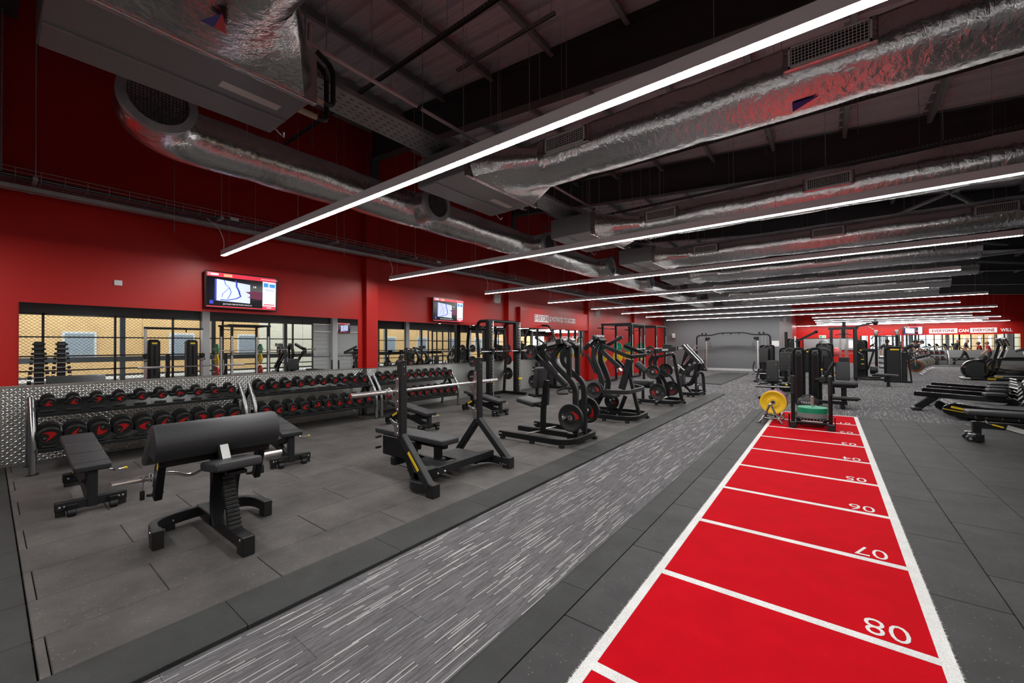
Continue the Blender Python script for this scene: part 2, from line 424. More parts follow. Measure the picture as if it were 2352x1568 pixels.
for ys, x0, x1 in (([-.02 + k for k in range(11)] + [10.92], -1.175, -.93), ([.475 + k for k in range(11)] + [10.92], .465, .80), ([-.03 + k for k in range(11)] + [10.92], .80, 1.30),
                   ([.475 + k for k in range(11)] + [10.92], 1.30, 1.805), ([.97 + k for k in range(10)] + [10.92], 1.805, 2.31), ([1.475 + k for k in range(10)] + [10.92], 2.31, 2.815), ([.97 + k for k in range(10)] + [10.92], 2.815, 3.38)):
    for a, b in zip(ys, ys[1:]): tile('rubber_tile', x0, x1, a, b, TILE_G)
# dark inlaid platform mat beyond the plate-loaded machines
part('platform_mat', MB().bx(-4.55, -3.2, 17.0, 24.0, -.028, .0, .004), RAMP_M, floor)

# sprint track
tr = thing('sprint_track', 'red turf sprint track with white lines and numbers 01 to 08', 'turf track', (-.233, 4.9, 0))
def at(o): return Matrix.Translation(-Vector(o))
def tpart(name, mb, m, root, **k):
    for i, v in enumerate(mb.v): mb.v[i] = tuple(Vector(v) - root.location)
    return part(name, mb, m, root, **k)
tpart('turf', MB().bx(-.875, .401, -.9, 10.80, -.028, .006), TURF_R, tr, smooth=0)
tpart('border_line', MB().bx(-.926, -.875, -.9, 10.86, -.028, .0075), TURF_W, tr, smooth=0)
tpart('border_line', MB().bx(.401, .460, -.9, 10.86, -.028, .0075), TURF_W, tr, smooth=0)
tpart('border_line', MB().bx(-.875, .401, 10.80, 10.86, -.028, .0075), TURF_W, tr, smooth=0)
for k in range(1, 11):
    yl = 10.77 - k
    tpart('cross_line', MB().bx(-.875, .401, yl - .058, yl, 0, .0075), TURF_W, tr, smooth=0)
    if k <= 9:
        o = put_text('track_number', '%02d' % k, .225, TURF_W, tr, Vector((.228, yl + .115, .0072)) - tr.location, (-1, 0, 0), (0, -1, 0), .0006, extra=-.001, sx=.86)
# pile standing up along the white edges of the track
pm = MB(); rp = random.Random(3)
for xe, sg in ((-.926, -1), (.460, 1)):
    for i in range(5200):
        y = -.6 + 11.4 * (i + rp.random()) / 5200; l = .004 + .011 * rp.random(); x = xe - sg * .006 * rp.random(); wv = .0016
        pm.add([(x, y - wv, .006), (x, y + wv, .006), (x + sg * l, y + (rp.random() - .5) * .008, .003 + .008 * rp.random())], [(0, 1, 2)])
o = tpart('turf_pile', pm, TURF_W, tr, smooth=0); o['kind'] = 'stuff'

# ------------------------------------------------------------------ walls
XW = -8.21
DARKW = mat('dark_upper_wall', (.035, .035, .037), .6)
CLAD = mat('pale_grey_cladding', (.42, .43, .43), .5)
wall_left = struct('wall_left', MB().bx(-8.6, XW, -7.2, 42.2, -.1, 6.6), RED)
for y0, y1 in ((5.16, 5.45), (10.25, 10.55), (21.0, 21.3)):
    part('pilaster', MB().bx(XW, -8.08, y0, y1, 1.0, 6.5, .004), RED, wall_left)
part('boxed_out_panel', MB().bx(XW, -8.09, 10.9, 15.75, 2.1, 2.80, .003), RED, wall_left)
part('boxed_out_panel', MB().bx(XW, -8.06, 15.75, 16.2, 0, 5.9, .003), RED, wall_left)
part('cover_strip', MB().bx(XW, -8.19, 5.02, 5.12, 1.015, 2.1, .002), RED, wall_left)

MIRROR = mat('mirror_glass', (.80, .83, .82), .0, 1.)
def mirror(y0, y1, n, x, z0, z1, bay):
    for i in range(n):
        a = y0 + (y1 - y0) * i / n; b = y0 + (y1 - y0) * (i + 1) / n
        t = thing('mirror_panel', 'frameless wall mirror panel, %s from the left in the %s bay' % (ORD[i], bay), 'mirror', (x, (a + b) / 2, z0), 0, 'mirror panels on the red wall')
        part('glass', MB().box((.003, 0, (z1 - z0) / 2), (.006, b - a - .003, z1 - z0 - .002)), MIRROR, t, smooth=0)
        part('backing', MB().box((-.003, 0, (z1 - z0) / 2), (.005, b - a - .004, z1 - z0 - .004)), GLOSSB, t, smooth=0)
mirror(.25, 5.02, 4, -8.204, 1.022, 2.095, 'nearest'); mirror(5.46, 10.24, 4, -8.204, 1.022, 2.095, 'middle'); mirror(10.6, 15.7, 4, -8.204, 1.022, 2.095, 'far')

# chequer-plate dado with raised tread bars
PLATE = mat('chequer_plate', (.30, .30, .295), .38, .9, noise=(2.2, .15)); TREAD = mat('tread_bar', (.60, .60, .59), .30, 1.)
dado = thing('chequer_plate_dado', 'silver chequer-plate dado along the foot of the red wall', 'wall panel', (-8.2, 5.9, 0))
ys = [-2.12 + 2.4 * k for k in range(8)]
for a, b in zip(ys, ys[1:]):
    tpart('plate_sheet', MB().bx(-8.209, -8.198, a + .001, b - .001, 0, 1.012), PLATE, dado, smooth=0)
    tpart('rivet', MB().tube([(-8.197, a + .02, z * .045 + .03) for z in (0, 1)], .001, 4), BLACK, dado) if False else None
rv = MB()
for a in ys:
    for k in range(28): rv.lathe([(.006, 0), (.0045, .003), (0, .004)], (-8.198, a + .012, .02 + k * .0365), (1, 0, 0), 6)
o = tpart('rivet_rows', rv, BLACK, dado); o['kind'] = 'stuff'
part('top_trim', MB(), STEEL, dado) if False else None
tpart('top_trim', MB().bx(-8.209, -8.193, -2.1, 14.68, 1.010, 1.020), STEEL, dado)
tb = MB(); s = .0335; ny = int(16.2 / s); nz = int(.985 / s)
for i in range(ny):
    for j in range(nz):
        y = -1.4 + (i + .5) * s; z = .018 + (j + .5) * s
        if 5.14 < y < 5.46: continue
        a = PI / 4 if (i + j) % 2 == 0 else -PI / 4; cy, cz = math.cos(a), math.sin(a); L, W = .0215, .0100; x0, x1 = -8.198, -8.1945
        P = lambda u, v, x: (x, y + u * cy - v * cz, z + u * cz + v * cy)
        tb.add([P(-L, 0, x0), P(0, -W, x0), P(L, 0, x0), P(0, W, x0), P(-L * .55, 0, x1), P(L * .55, 0, x1)], [(0, 1, 4), (1, 5, 4), (1, 2, 5), (2, 3, 5), (3, 4, 5), (3, 0, 4)])
o = tpart('tread_bars', tb, TREAD, dado, smooth=0); o['kind'] = 'stuff'
# wrapped round the pilaster
pl = MB().bx(XW, -8.075, 5.155, 5.455, 0, 1.012); tpart('pilaster_sheet', pl, PLATE, dado, smooth=0)
tb = MB()
for i in range(7):
    for j in range(nz):
        y = 5.165 + (i + .5) * s; z = .018 + (j + .5) * s; a = PI / 4 if (i + j) % 2 == 0 else -PI / 4; cy, cz = math.cos(a), math.sin(a); x0, x1 = -8.075, -8.0715
        P = lambda u, v, x: (x, y + u * cy - v * cz, z + u * cz + v * cy)
        tb.add([P(-L, 0, x0), P(0, -W, x0), P(L, 0, x0), P(0, W, x0), P(-L * .55, 0, x1), P(L * .55, 0, x1)], [(0, 1, 4), (1, 5, 4), (1, 2, 5), (2, 3, 5), (3, 4, 5), (3, 0, 4)])
o = tpart('pilaster_tread_bars', tb, TREAD, dado, smooth=0); o['kind'] = 'stuff'

# grey partition and its return, far wall, back wall
struct('wall_partition', MB().bx(-8.2, -2.06, 26.3, 26.5, -.1, 6.2), GREY_WALL)
struct('wall_partition_return', MB().bx(-2.26, -2.06, 26.5, 36.2, -.1, 6.2), GREY_WALL)
struct('wall_return_red', MB().bx(-2.26, -2.06, 36.2, 42, -.1, 6.2), RED)
struct('baseboard_partition', MB().bx(-8.15, -2.06, 26.27, 26.3, -.028, .11, .004), mat('white_skirting', (.62, .62, .62), .5))
wall_far = struct('wall_far', MB().bx(-2.2, 11.2, 42.0, 42.3, -.1, 6.2), RED)
GREYP2 = mat('grey_dado_board', (.24, .245, .25), .5)
part('dado_board', MB().bx(2.4, 11.0, 41.97, 42.0, 0, 1.015), GREYP2, wall_far)
for i, (a, b) in enumerate(((2.0, 2.45), (2.6, 4.35), (4.42, 6.3), (6.3, 8.2), (8.2, 10.1))):
    t = thing('far_mirror_panel', 'frameless mirror panel on the far red wall, %s from the left' % ORD[i], 'mirror', ((a + b) / 2, 41.97, 1.02), 0, 'mirrors on the far wall')
    part('glass', MB().box((0, .02, .537), (b - a - .004, .006, 1.075)), MIRROR, t, smooth=0)
    part('backing', MB().box((0, .026, .537), (b - a, .005, 1.073)), GLOSSB, t, smooth=0)
struct('wall_back', MB().bx(-8.6, 3.6, -7.4, -7.2, -.1, 6.6), GREY_WALL)

# stepped right-hand wall with glazing (seen in the mirrors)
FR = mat('window_frame_black', (.014, .014, .015), .4)
GLASS, nt, b_ = nodes('window_glass'); b_.inputs['Base Color'].default_value = (.95, .97, .97, 1); b_.inputs['Roughness'].default_value = 0; b_.inputs['Transmission Weight'].default_value = 1; b_.inputs['IOR'].default_value = 1.02
wn = [0]
def glazed(p, q, mull, trans, head=2.62, sill=.08, mw=.06):
    """window strip in the vertical plane p->q (xy)"""
    wn[0] += 1; p, q = Vector((*p, 0)), Vector((*q, 0)); L = (q - p).length; d = (q - p) / L; nn = Vector((-d.y, d.x, 0))
    R = Matrix((d, nn, Vector((0, 0, 1)))).transposed()
    root = link('window_%d' % wn[0], None, None, p, kind='structure')
    def bb(name, a0, a1, z0, z1, t=.08, m=FR): part(name, MB().box(d * (a0 + a1) / 2 + Vector((0, 0, (z0 + z1) / 2)), (a1 - a0, t, z1 - z0), R, .004 if t > .02 else 0), m, root, smooth=0)
    xs = [0] + [m for m in mull] + [L]
    bb('frame_rail', 0, L, head - .06, head); bb('frame_rail', 0, L, sill - .06, sill)
    for z in trans: bb('transom', 0, L, z - .022, z + .022)
    for x in xs: bb('mullion', max(0, x - mw / 2), min(L, x + mw / 2), sill, head)
    for a, b in zip(xs, xs[1:]): bb('pane', a + mw / 2, b - mw / 2, sill, head - .06, .006, GLASS)
    return root
T4 = [1.855, 1.234, .764]
glazed((3.45, -.4), (3.45, 9.75), [1.5, 3.17, 4.77, 5.65, 6.4, 8.18, 9.2], T4)
SEG = [(3.4, -7.4, 12.7), (5.2, 12.7, 20.5), (7.0, 20.5, 28), (8.6, 28, 34.5), (10.6, 34.5, 42.2)]
wr = MB(); wr.bx(3.4, 3.6, -7.4, 12.7, 2.62, 6.3); wr.bx(3.4, 3.6, -7.4, -.4, -.1, 2.62); wr.bx(3.4, 3.6, -.4, 9.75, -.1, .02)
wall_right = struct('wall_right', wr, DARKW)
wc = MB()
for k in range(26): wc.bx(3.42 + (.012 if k % 2 else 0), 3.6, 9.75, 12.7, k * .1 - .0, k * .1 + .1)
part('cladding_panel', wc, CLAD, wall_right, smooth=0)
COLM = mat('pale_steel_column', (.50, .52, .54), .45)
for y in (5.36, 10.75): part('column', MB().bx(3.2, 3.42, y - .13, y + .13, -.028, 6.0, .006), COLM, wall_right)
part('cladding_rail', MB().bx(3.36, 3.42, 9.75, 12.7, 1.02, 1.14), GALV, wall_right); part('cladding_rail', MB().bx(3.36, 3.42, 9.75, 12.7, 2.2, 2.26), WHITE, wall_right)
for k, (x, y0, y1) in enumerate(SEG[1:]):
    m2 = MB(); xp = SEG[k][0]
    m2.bx(x, x + .2, y0, y1, 2.62, 6.2); m2.bx(xp, x + .2, y0 - .2, y0, 2.62, 6.2); m2.bx(x, x + .2, y0, y1, -.1, .02); m2.bx(xp + .2, x, y0 - .2, y0, -.1, .02)
    struct('wall_right_step', m2, DARKW)
    L = y1 - y0; n = int(L / 1.7); glazed((x + .05, y0), (x + .05, y1), [L * i / n for i in range(1, n)], T4)
    L = x - xp; glazed((xp, y0 - .1), (x, y0 - .1), [L * .35, L * .7], T4)
    part('column', MB().bx(x - .25, x - .03, (y0 + y1) / 2 - .13, (y0 + y1) / 2 + .13, -.028, 5.4, .006), COLM, wall_right)

# ------------------------------------------------------------------ outside the windows
OCH = mat('ochre_render', (.80, .49, .21), .85, noise=(1.5, .08)); CREAM = mat('cream_render', (.82, .74, .58), .85)
struct('ground_outside', MB().bx(3.6, 60, -30, 90, -.3, -.12), mat('pale_concrete', (.55, .54, .52), .9, noise=(.8, .1)))
bl = thing('ochre_building', 'ochre rendered building seen through the windows', 'building', (16, 12, -.12))
part('wall', MB().bx(0, 6, -40, 34, 0, 7.5), OCH, bl, smooth=0)
part('roof', MB().bx(-.4, 6.4, -40.4, 34.4, 7.5, 7.8), WHITE, bl)
rb = random.Random(5)
for i in range(18):
    y = -38 + i * 4.0 + rb.random(); 
    for z in (1.0, 4.2):
        f = part('window', MB().bx(-.06, .02, y, y + 1.3, z, z + 1.5, .01), WHITE, bl)
        part('pane', MB().bx(-.07, -.055, y + .1, y + 1.2, z + .1, z + 1.4), mat('far_pane', (.32, .36, .4), .1), f)
for i in range(0, 6, 3): part('lighter_bay', MB().bx(-.12, 0, -36 + i * 12, -31 + i * 12, 0, 7.4), CREAM, bl, smooth=0)
OUTG = mat('white_galvanised_post', (.80, .83, .87), .5)
mesh = MB(); cw, chh = .14, .062
for j in range(64):
    for i in range(200):
        y = -3 + i * cw + (cw / 2 if j % 2 else 0); z = .02 + j * chh; t = .0075
        for sg in (-1, 1):
            y1, z1 = y + sg * cw / 2, z + chh
            mesh.add([(7.9, y, z - t), (7.9, y1, z1 - t), (7.905, y1, z1 + t), (7.905, y, z + t)], [(0, 1, 2, 3)])
ms = thing('expanded_mesh_screen', 'white expanded-metal screen outside the windows', 'mesh screen', (7.9, 8, -.12))
o = tpart('mesh_strands', mesh, mat('white_mesh', (.80, .79, .76), .5), ms, smooth=0); o['kind'] = 'stuff'
for y in (.2, 3.6, 6.9, 10.3, 13.6, 16.9, 20.):
    tpart('post', MB().bx(7.7, 7.88, y - .09, y + .09, -.12, 3.6, .006), OUTG, ms)
tpart('rail', MB().bx(7.66, 7.74, -3, 22, .90, 1.12, .01), OUTG, ms); tpart('rail', MB().bx(7.66, 7.72, -3, 22, .30, .38, .01), OUTG, ms)

# ------------------------------------------------------------------ roof: deck, purlins, rafters
def zr(x): return 6.24 - .083 * (x + 5.76)
DECK = mat('roof_deck_liner', (.76, .80, .84), .5)
dk = MB(); y = -7.2; prof = []
while y < 42.2: prof += [(y, -.012), (y + .045, -.012), (y + .065, .045), (y + .13, .045), (y + .135, .039), (y + .14, .045), (y + .215, .045), (y + .22, .039), (y + .225, .045), (y + .29, .045), (y + .315, -.012)]; y += .335
n = len(prof)
dk.add([(-8.6, y, zr(-8.6) + z) for y, z in prof] + [(11.2, y, zr(11.2) + z) for y, z in prof], [(i, i + 1, n + i + 1, n + i) for i in range(n - 1)])
ceiling = struct('ceiling', dk, DECK, smooth=0)
struct('roof_cover', MB().add([(-9, -7.6, zr(-9) + .12), (11.6, -7.6, zr(11.6) + .12), (11.6, 42.6, zr(11.6) + .12), (-9, 42.6, zr(-9) + .12)], [(0, 1, 2, 3)]), DARKSTEEL, smooth=0)
PUR = mat('galvanised_purlin', (.34, .37, .37), .5, .4)
RAF = [-5.1, .12, 5.36, 10.55, 15.95, 21.2, 26.4, 31.6, 36.8, 42.0]
pj = {}
for i in range(16):
    x = -8.0 + .01 + i * 1.185; x = -5.65 - 2 * 1.185 + i * 1.185
    for a, b in zip(RAF, RAF[1:]):
        k = round(b - a, 2)
        if k not in pj:
            m2 = MB(); L = (b - a) / 2 - .14; m2.bx(-.004, .004, -L, L, -.17, .0); m2.bx(0, .06, -L, L, -.174, -.166); m2.bx(-.06, 0, -L, L, -.006, .0); m2.bx(.056, .062, -L, L, -.17, -.15); pj[k] = m2.mesh('purlin', PUR, 0)
        link('purlin', pj[k], ceiling, (x, (a + b) / 2, zr(x)))
for yr in RAF[:-1]:
    m2 = MB(); x0, x1 = -8.2, (3.4 if yr < 13 else 5.2 if yr < 20 else 7 if yr < 28 else 8.6 if yr < 34 else 10.6); D = .72
    for (w2, a, b) in ((.012, -D + .02, -.02), (.20, -D, -D + .024), (.20, -.024, 0)):
        m2.add([(x, yr + sy * w2 / 2, zr(x) + z) for x in (x0, x1) for sy in (-1, 1) for z in (a, b)], [(0, 1, 3, 2), (4, 6, 7, 5), (0, 4, 5, 1), (2, 3, 7, 6), (0, 2, 6, 4), (1, 5, 7, 3)])
    part('rafter', m2, DARKSTEEL, ceiling, smooth=0)
for yr in RAF[2:-1]:
    part('eaves_bracket', MB().bx(-8.2, -8.05, yr - .1, yr + .1, zr(-8.2) - 1.5, zr(-8.2) - .6), DARKSTEEL, ceiling)
# diagonal wind braces under the roof
for (a, b) in (((1.2, 11.2, 5.0), (3.3, 15.8, 4.9)), ((1.2, 15.8, 5.0), (3.3, 11.2, 4.9)), ((-.5, 16.4, 5.2), (4.8, 21.0, 4.8)), ((4.8, 16.4, 4.8), (-.5, 21.0, 5.2)), ((1.0, 21.6, 5.0), (6.8, 26.2, 4.7)), ((6.8, 21.6, 4.7), (1.0, 26.2, 5.0))):
    part('wind_brace', MB().tube([a, b], .045, 8), PUR, ceiling)

# ------------------------------------------------------------------ linear LED luminaires
LY = [2.30, 5.44, 8.60, 11.86, 15.10, 18.20, 21.40, 24.90, 28.40, 31.70, 34.30, 37.0, 39.3, 41.2]
LX = [(-7.6, 2.1)] * 5 + [(-7.6, 3.77)] * 2 + [(-7.6, 5.4), (-.68, 5.95), (-.66, 6.0), (-.65, 7.56), (-.64, 7.67), (-.64, 7.86), (-2.0, 9.47)]
LY += [-.85]; LX += [(-7.6, 2.1)]      # unseen row added behind the camera, same pitch, to brighten the near-left floor
for i, (y, (x0, x1)) in enumerate(zip(LY, LX)):
    lab = 'suspended linear LED light, %s' % ('nearest row in view' if i == 0 else ORD[i] + ' row from the camera' if i < 14 else 'unseen fill row added behind the camera')
    t = thing('linear_light', lab, 'ceiling light', (x0, y, 2.95), 0, 'suspended linear lights'); L = x1 - x0
    m2 = MB().bx(-.004, L + .004, -.034, .034, .0045, .085, .002); part('profile', m2, ALU, t)
    m2 = MB(); n = max(1, int(L / .8))
    for k in range(n):
        a, b = L * k / n, L * (k + 1) / n
        m2.add([(a, -.026, 0), (b, -.026, 0), (b, .026, 0), (a, .026, 0), (a, -.026, .0045), (b, -.026, .0045), (b, .026, .0045), (a, .026, .0045)], [(3, 2, 1, 0), (0, 1, 5, 4), (2, 3, 7, 6)] + ([(0, 4, 7, 3)] if k == 0 else []) + ([(1, 2, 6, 5)] if k == n - 1 else []))
    part('diffuser', m2, LED, t, smooth=0)
    for k in range(int(L / 2.4) + 1):
        xx = .25 + k * (L - .5) / int(L / 2.4); part('suspension_wire', MB().tube([(xx, 0, .085), (xx, 0, zr(x0 + xx) - 2.95)], .0022, 4), STEEL, t)
    if x0 < -7:
        part('flex', MB().tube(fillet([(.03, 0, .085), (.12, -.02, .22), (.13, -.1, .42), (-.05, -.2, .56)], .2, 5), .006, 6), WHITE, t)

def onZ_(u, v, z):
    d = rt * ((u - 1176) / 935.4) - up2 * ((v - 784) / 935.4) + fw; return Vector((0, 0, 1.5)) + d * ((z - 1.5) / d.z)
# ------------------------------------------------------------------ ductwork
DY = [.95 + 3.31 * k for k in range(8)]; DZ = 3.755; DR = .275
DX1 = [3.0, 3.0, 3.0, 3.0, 2.8, 3.4, 3.4, 3.6]
FCUM = mat('fan_coil_casing', (.20, .205, .21), .5, .3)
def ring(c, r, ex, ey, n): return [Vector(c) + Vector(ex) * (r * math.cos(2 * PI * i / n)) + Vector(ey) * (r * math.sin(2 * PI * i / n)) for i in range(n)]
def wob_tube(axis_pts, r, seed, n=28):
    """foil-wrapped duct: slightly lumpy cylinder with taped joints"""
    rr = random.Random(seed); m2 = MB(); k = len(axis_pts); d = (Vector(axis_pts[-1]) - Vector(axis_pts[0])).normalized(); x, y, _ = basis(d); vs = []; fs = []
    for j, p in enumerate(axis_pts):
        for i in range(n):
            a = 2 * PI * i / n; q = r * (1 + .012 * math.sin(3 * a + j * .9) + rr.uniform(-.012, .012) - (.035 if j % 7 == 3 else 0)); vs.append(Vector(p) + x * (q * math.cos(a)) + y * (q * math.sin(a)))
    for j in range(k - 1):
        for i in range(n): fs.append((j * n + i, j * n + (i + 1) % n, (j + 1) * n + (i + 1) % n, (j + 1) * n + i))
    fs.append(tuple(range(n))[::-1]); fs.append(tuple((k - 1) * n + i for i in range(n)))
    return m2.add(vs, fs)
for i, y in enumerate(DY):
    o_ = 'nearest' if i == 0 else ORD[i] + ' nearest'
    f = thing('fan_coil_unit', 'grey fan coil unit hung under the roof, %s to the camera' % o_, 'air handling unit', (-3.87, y, 3.6), 0, 'ceiling fan coil units')
    part('casing', MB().bx(-.43, .43, -.75, .75, 0, .36, .006), FCUM, f)
    part('access_panel', MB().bx(-.425, -.10, -.74, .74, -.006, 0), FCUM, f, smooth=0)
    part('panel_seam', MB().bx(-.102, -.092, -.74, .74, -.012, 0), GALV, f, smooth=0)
    part('rating_label', MB().bx(.02, .12, .18, .62, -.002, 0), PAPER, f, smooth=0)
    part('drain_hook', MB().tube(fillet([(-.30, .72, 0), (-.30, .80, -.05), (-.26, .80, -.08), (-.22, .78, -.05)], .03), .008, 6), STEEL, f)
    m2 = MB()
    for px_, py_ in ((-.38, -.7), (-.38, .7), (.38, -.7), (.38, .7)): part('hanger_rod', MB().tube([(px_, py_, .36), (px_, py_, zr(-3.87 + px_) - 3.6)], .005, 5), STEEL, f)
    for k in range(2): part('pipe_stub', MB().cyl((.05 + .12 * k, .75, .08 + .1 * k), (.05 + .12 * k, .96, .08 + .1 * k), .028, 10), mat('cream_pipe_lagging', (.50, .45, .33), .7), f)
    for k in range(2): part('pipe_loop', MB().tube(fillet([(.05 + .12 * k, .95, .08 + .1 * k), (.05 + .12 * k, 1.06, .08 + .1 * k), (.05 + .12 * k, 1.06, .55), (.05 + .12 * k, .9, .62)], .08), .024, 8), CABLE, f)
    s_ = thing('supply_duct', 'foil wrapped round supply duct, %s to the camera' % o_, 'duct', (-3.415, y, DZ), 0, 'supply ducts across the ceiling')
    # square-to-round transition
    m2 = MB(); n = 32; vs = []
    for k in range(n):
        a = 2 * PI * (k + .5) / n; ca, sa = math.cos(a), math.sin(a); q = min(.72 / max(1e-6, abs(ca)), .20 / max(1e-6, abs(sa))); vs.append((.0, q * ca, q * sa - .0))
    for fr in (.33, .66, 1.):
        for k in range(n):
            a = 2 * PI * (k + .5) / n; ca, sa = math.cos(a), math.sin(a); q0 = min(.72 / max(1e-6, abs(ca)), .20 / max(1e-6, abs(sa))); q = q0 * (1 - fr) + DR * fr; vs.append((.72 * fr, q * ca, q * sa))
    fs = [(j * n + k, j * n + (k + 1) % n, (j + 1) * n + (k + 1) % n, (j + 1) * n + k) for j in range(3) for k in range(n)]
    m2.add(vs, fs); part('transition', m2, FOIL, s_, smooth=50)
    part('flange', MB().bx(-.02, .03, -.75, .75, -.215, .215, .004), FOIL, s_)
    L = DX1[i] + 3.44; st = int((L - .7) / .17); part('duct_run', wob_tube([(.7 + (L - .7) * k / st, 0, 0) for k in range(st + 1)], DR, i), FOIL, s_, smooth=60)
    for gx in (-2.33, 0.0, 2.28):
        if gx > DX1[i] - .3: continue
        gx -= -3.44
        # square collar let into the lower near side of the duct
        cl = part('grille_collar', MB().bx(gx - .29, gx + .29, -DR - .035, -.08, -.06, .14, .01), FOIL, s_)
        g2 = MB(); yf = -DR - .042
        g2.bx(gx - .255, gx + .255, yf - .004, yf + .006, -.045, -.03); g2.bx(gx - .255, gx + .255, yf - .004, yf + .006, .11, .125)
        g2.bx(gx - .255, gx - .24, yf - .004, yf + .006, -.045, .125); g2.bx(gx + .24, gx + .255, yf - .004, yf + .006, -.045, .125)
        gr = part('grille', g2, GRILLE, s_)
        g3 = MB()
        for k in range(22): g3.bx(gx - .235 + k * .0222, gx - .235 + k * .0222 + .005, yf - .002, yf + .004, -.03, .11)
        for k in range(6): g3.bx(gx - .24, gx + .24, yf + .002, yf + .006, -.022 + k * .024, -.018 + k * .024)
        o = part('grille_blades', g3, GRILLE, gr, smooth=0)
        part('grille_throat', MB().bx(gx - .245, gx + .245, yf + .006, yf + .008, -.035, .115), GLOSSB, gr, smooth=0)
    if i == 0:
        def under(u, v):
            P = onZ_(u, v, 3.52)
            for _ in range(4): P = onZ_(u, v, 3.755 - .2 - .075 * max(0, min(1, (P.x + 3.415) / .72)) - .03)
            return P - Vector((-3.415, y, DZ))
        for nm, tri, cc in (('blue_marker', [(461, 48), (511, 32), (491, 63)], mat('blue_marker', (.02, .02, .22), .5)), ('red_marker', [(511, 32), (521, 79), (491, 63)], mat('red_marker', (.5, .006, .01), .5))):
            P = [under(*q) for q in tri]; part('flow_marker', MB().add(P + [q + Vector((0, 0, .004)) for q in P], [(0, 1, 2), (3, 5, 4), (0, 3, 4, 1), (1, 4, 5, 2), (2, 5, 3, 0)]), cc, s_, smooth=0)
    if i == 1:
        P = [(3.20, -.15, -.252), (3.38, -.15, -.252), (3.20, -.07, -.285)]; part('flow_marker', MB().add(P + [(q[0], q[1], q[2] + .004) for q in P], [(0, 1, 2), (3, 5, 4), (0, 3, 4, 1), (1, 4, 5, 2), (2, 5, 3, 0)]), mat('blue_marker', (.02, .02, .22), .5), s_, smooth=0)

rd = thing('return_duct', 'long foil wrapped return duct running parallel to the red wall', 'duct', (-5.42, 1.2, DZ))
e = []
for k in range(9):
    a = PI / 2 * k / 8; e.append((-.0 + .42 - .42 * math.sin(a) * 1.0, -.25 + .42 - .42 * math.cos(a) - .17 + .0, 0))
e = [(.62, -.25, 0)] + [(.42 - .42 * math.sin(PI / 2 * k / 8), .17 - .42 * math.cos(PI / 2 * k / 8), 0) for k in range(9)]
tb = MB().tube(e, DR, 28); part('elbow', tb, FOIL, rd, smooth=60)
st = 130; part('duct_run', wob_tube([(0, .17 + 24.6 * k / st, 0) for k in range(st + 1)], DR, 77), FOIL, rd, smooth=60)
MESHM = mat('dark_bird_mesh', (.03, .03, .032), .6)
for k in range(8):
    yy = -.25 if k == 0 else DY[k] + .12 - 1.2
    if k: part('branch', MB().cyl((.1, yy, 0), (.52, yy, 0), DR * .93, 26), FOIL, rd, smooth=60)
    xe = .62 if k == 0 else .52; r_ = DR * (1 if k == 0 else .93)
    part('branch_collar', MB().lathe([(r_ + .012, -.05), (r_ + .016, .03), (r_ - .05, .035), (r_ - .055, -.03)], (xe, yy, 0), (1, 0, 0), 28, False), GALV, rd)
    part('branch_throat', MB().lathe([(r_ - .06, 0), (0, .0)], (xe - .02, yy, 0), (1, 0, 0), 24, False), GLOSSB, rd)
    g3 = MB()
    if k < 3:
        for q in range(-8, 9):
            h = math.sqrt(max(0, (r_ - .05) ** 2 - (q * .026) ** 2))
            g3.bx(xe + .004, xe + .008, yy + q * .026 - .002, yy + q * .026 + .002, -h, h); g3.bx(xe + .008, xe + .012, yy - h, yy + h, q * .026 - .002, q * .026 + .002)
        part('bird_mesh', g3, MESHM, rd, smooth=0)
for k in range(9): part('hanger_rod', MB().tube([(-.24 if k % 2 else .24, .6 + k * 2.75, 0), (-.24 if k % 2 else .24, .6 + k * 2.75, 2.6)], .005, 5), STEEL, rd)

# ------------------------------------------------------------------ cable trays, struts, pipes
wt = thing('wall_cable_basket', 'wire basket cable tray with purple cables along the red wall', 'cable tray', (-7.8, 10, 3.55))
y0, y1 = -10.4, 16.2
for dx in (-.2, -.1, 0, .1, .2): part('basket_wire', MB().tube([(dx, y0, 0), (dx, y1, 0)], .004, 5), GALV, wt)
for dz in (.05, .1):
    for dx in (-.2, .2): part('basket_wire', MB().tube([(dx, y0, dz), (dx, y1, dz)], .004, 5), GALV, wt)
cw_ = MB()
for k in range(int((y1 - y0) / .2)):
    y = y0 + k * .2; cw_.tube([(-.2, y, .1), (-.2, y, -.003), (.2, y, -.003), (.2, y, .1)], .003, 4)
o = part('cross_wires', cw_, GALV, wt); o['kind'] = 'stuff'
for k, (dx, mm) in enumerate(((-.15, PURPLE), (-.11, PURPLE), (-.07, CABLE), (-.02, REDD), (.04, PURPLE), (.09, CABLE), (.14, CABLE))):
    part('cable', MB().tube([(dx + .012 * math.sin(j * 1.3 + k), y0 + (y1 - y0) * j / 30, .02 + .006 * math.sin(j * 2.1 + k)) for j in range(31)], .014, 6), mm, wt)
for dx in (-.32, -.27): part('conduit', MB().tube([(dx, y0, -.04), (dx, y1, -.04)], .016, 8), GALV, wt)
part('lighting_trunking', MB().bx(.04, .12, y0, y1, -.13, -.075, .004), GALV, wt)
for k in range(14):
    y = y0 + .75 + k * 1.9; br = part('bracket', MB().bx(-.4, .34, y - .02, y + .02, -.045, -.006), GALV, wt)
    part('drop_rod', MB().tube([(.3, y, -.03), (.3, y, zr(-7.5) - 3.55)], .005, 5), STEEL, br)
for y in (-7.6, -3.2): part('cable_tag', MB().bx(.20, .206, y, y + .12, .0, .05), PAPER, wt)
vt = thing('vertical_cable_ladder', 'vertical cable ladder with purple cables at the left frame edge', 'cable tray', (-8.05, .0, 3.6))
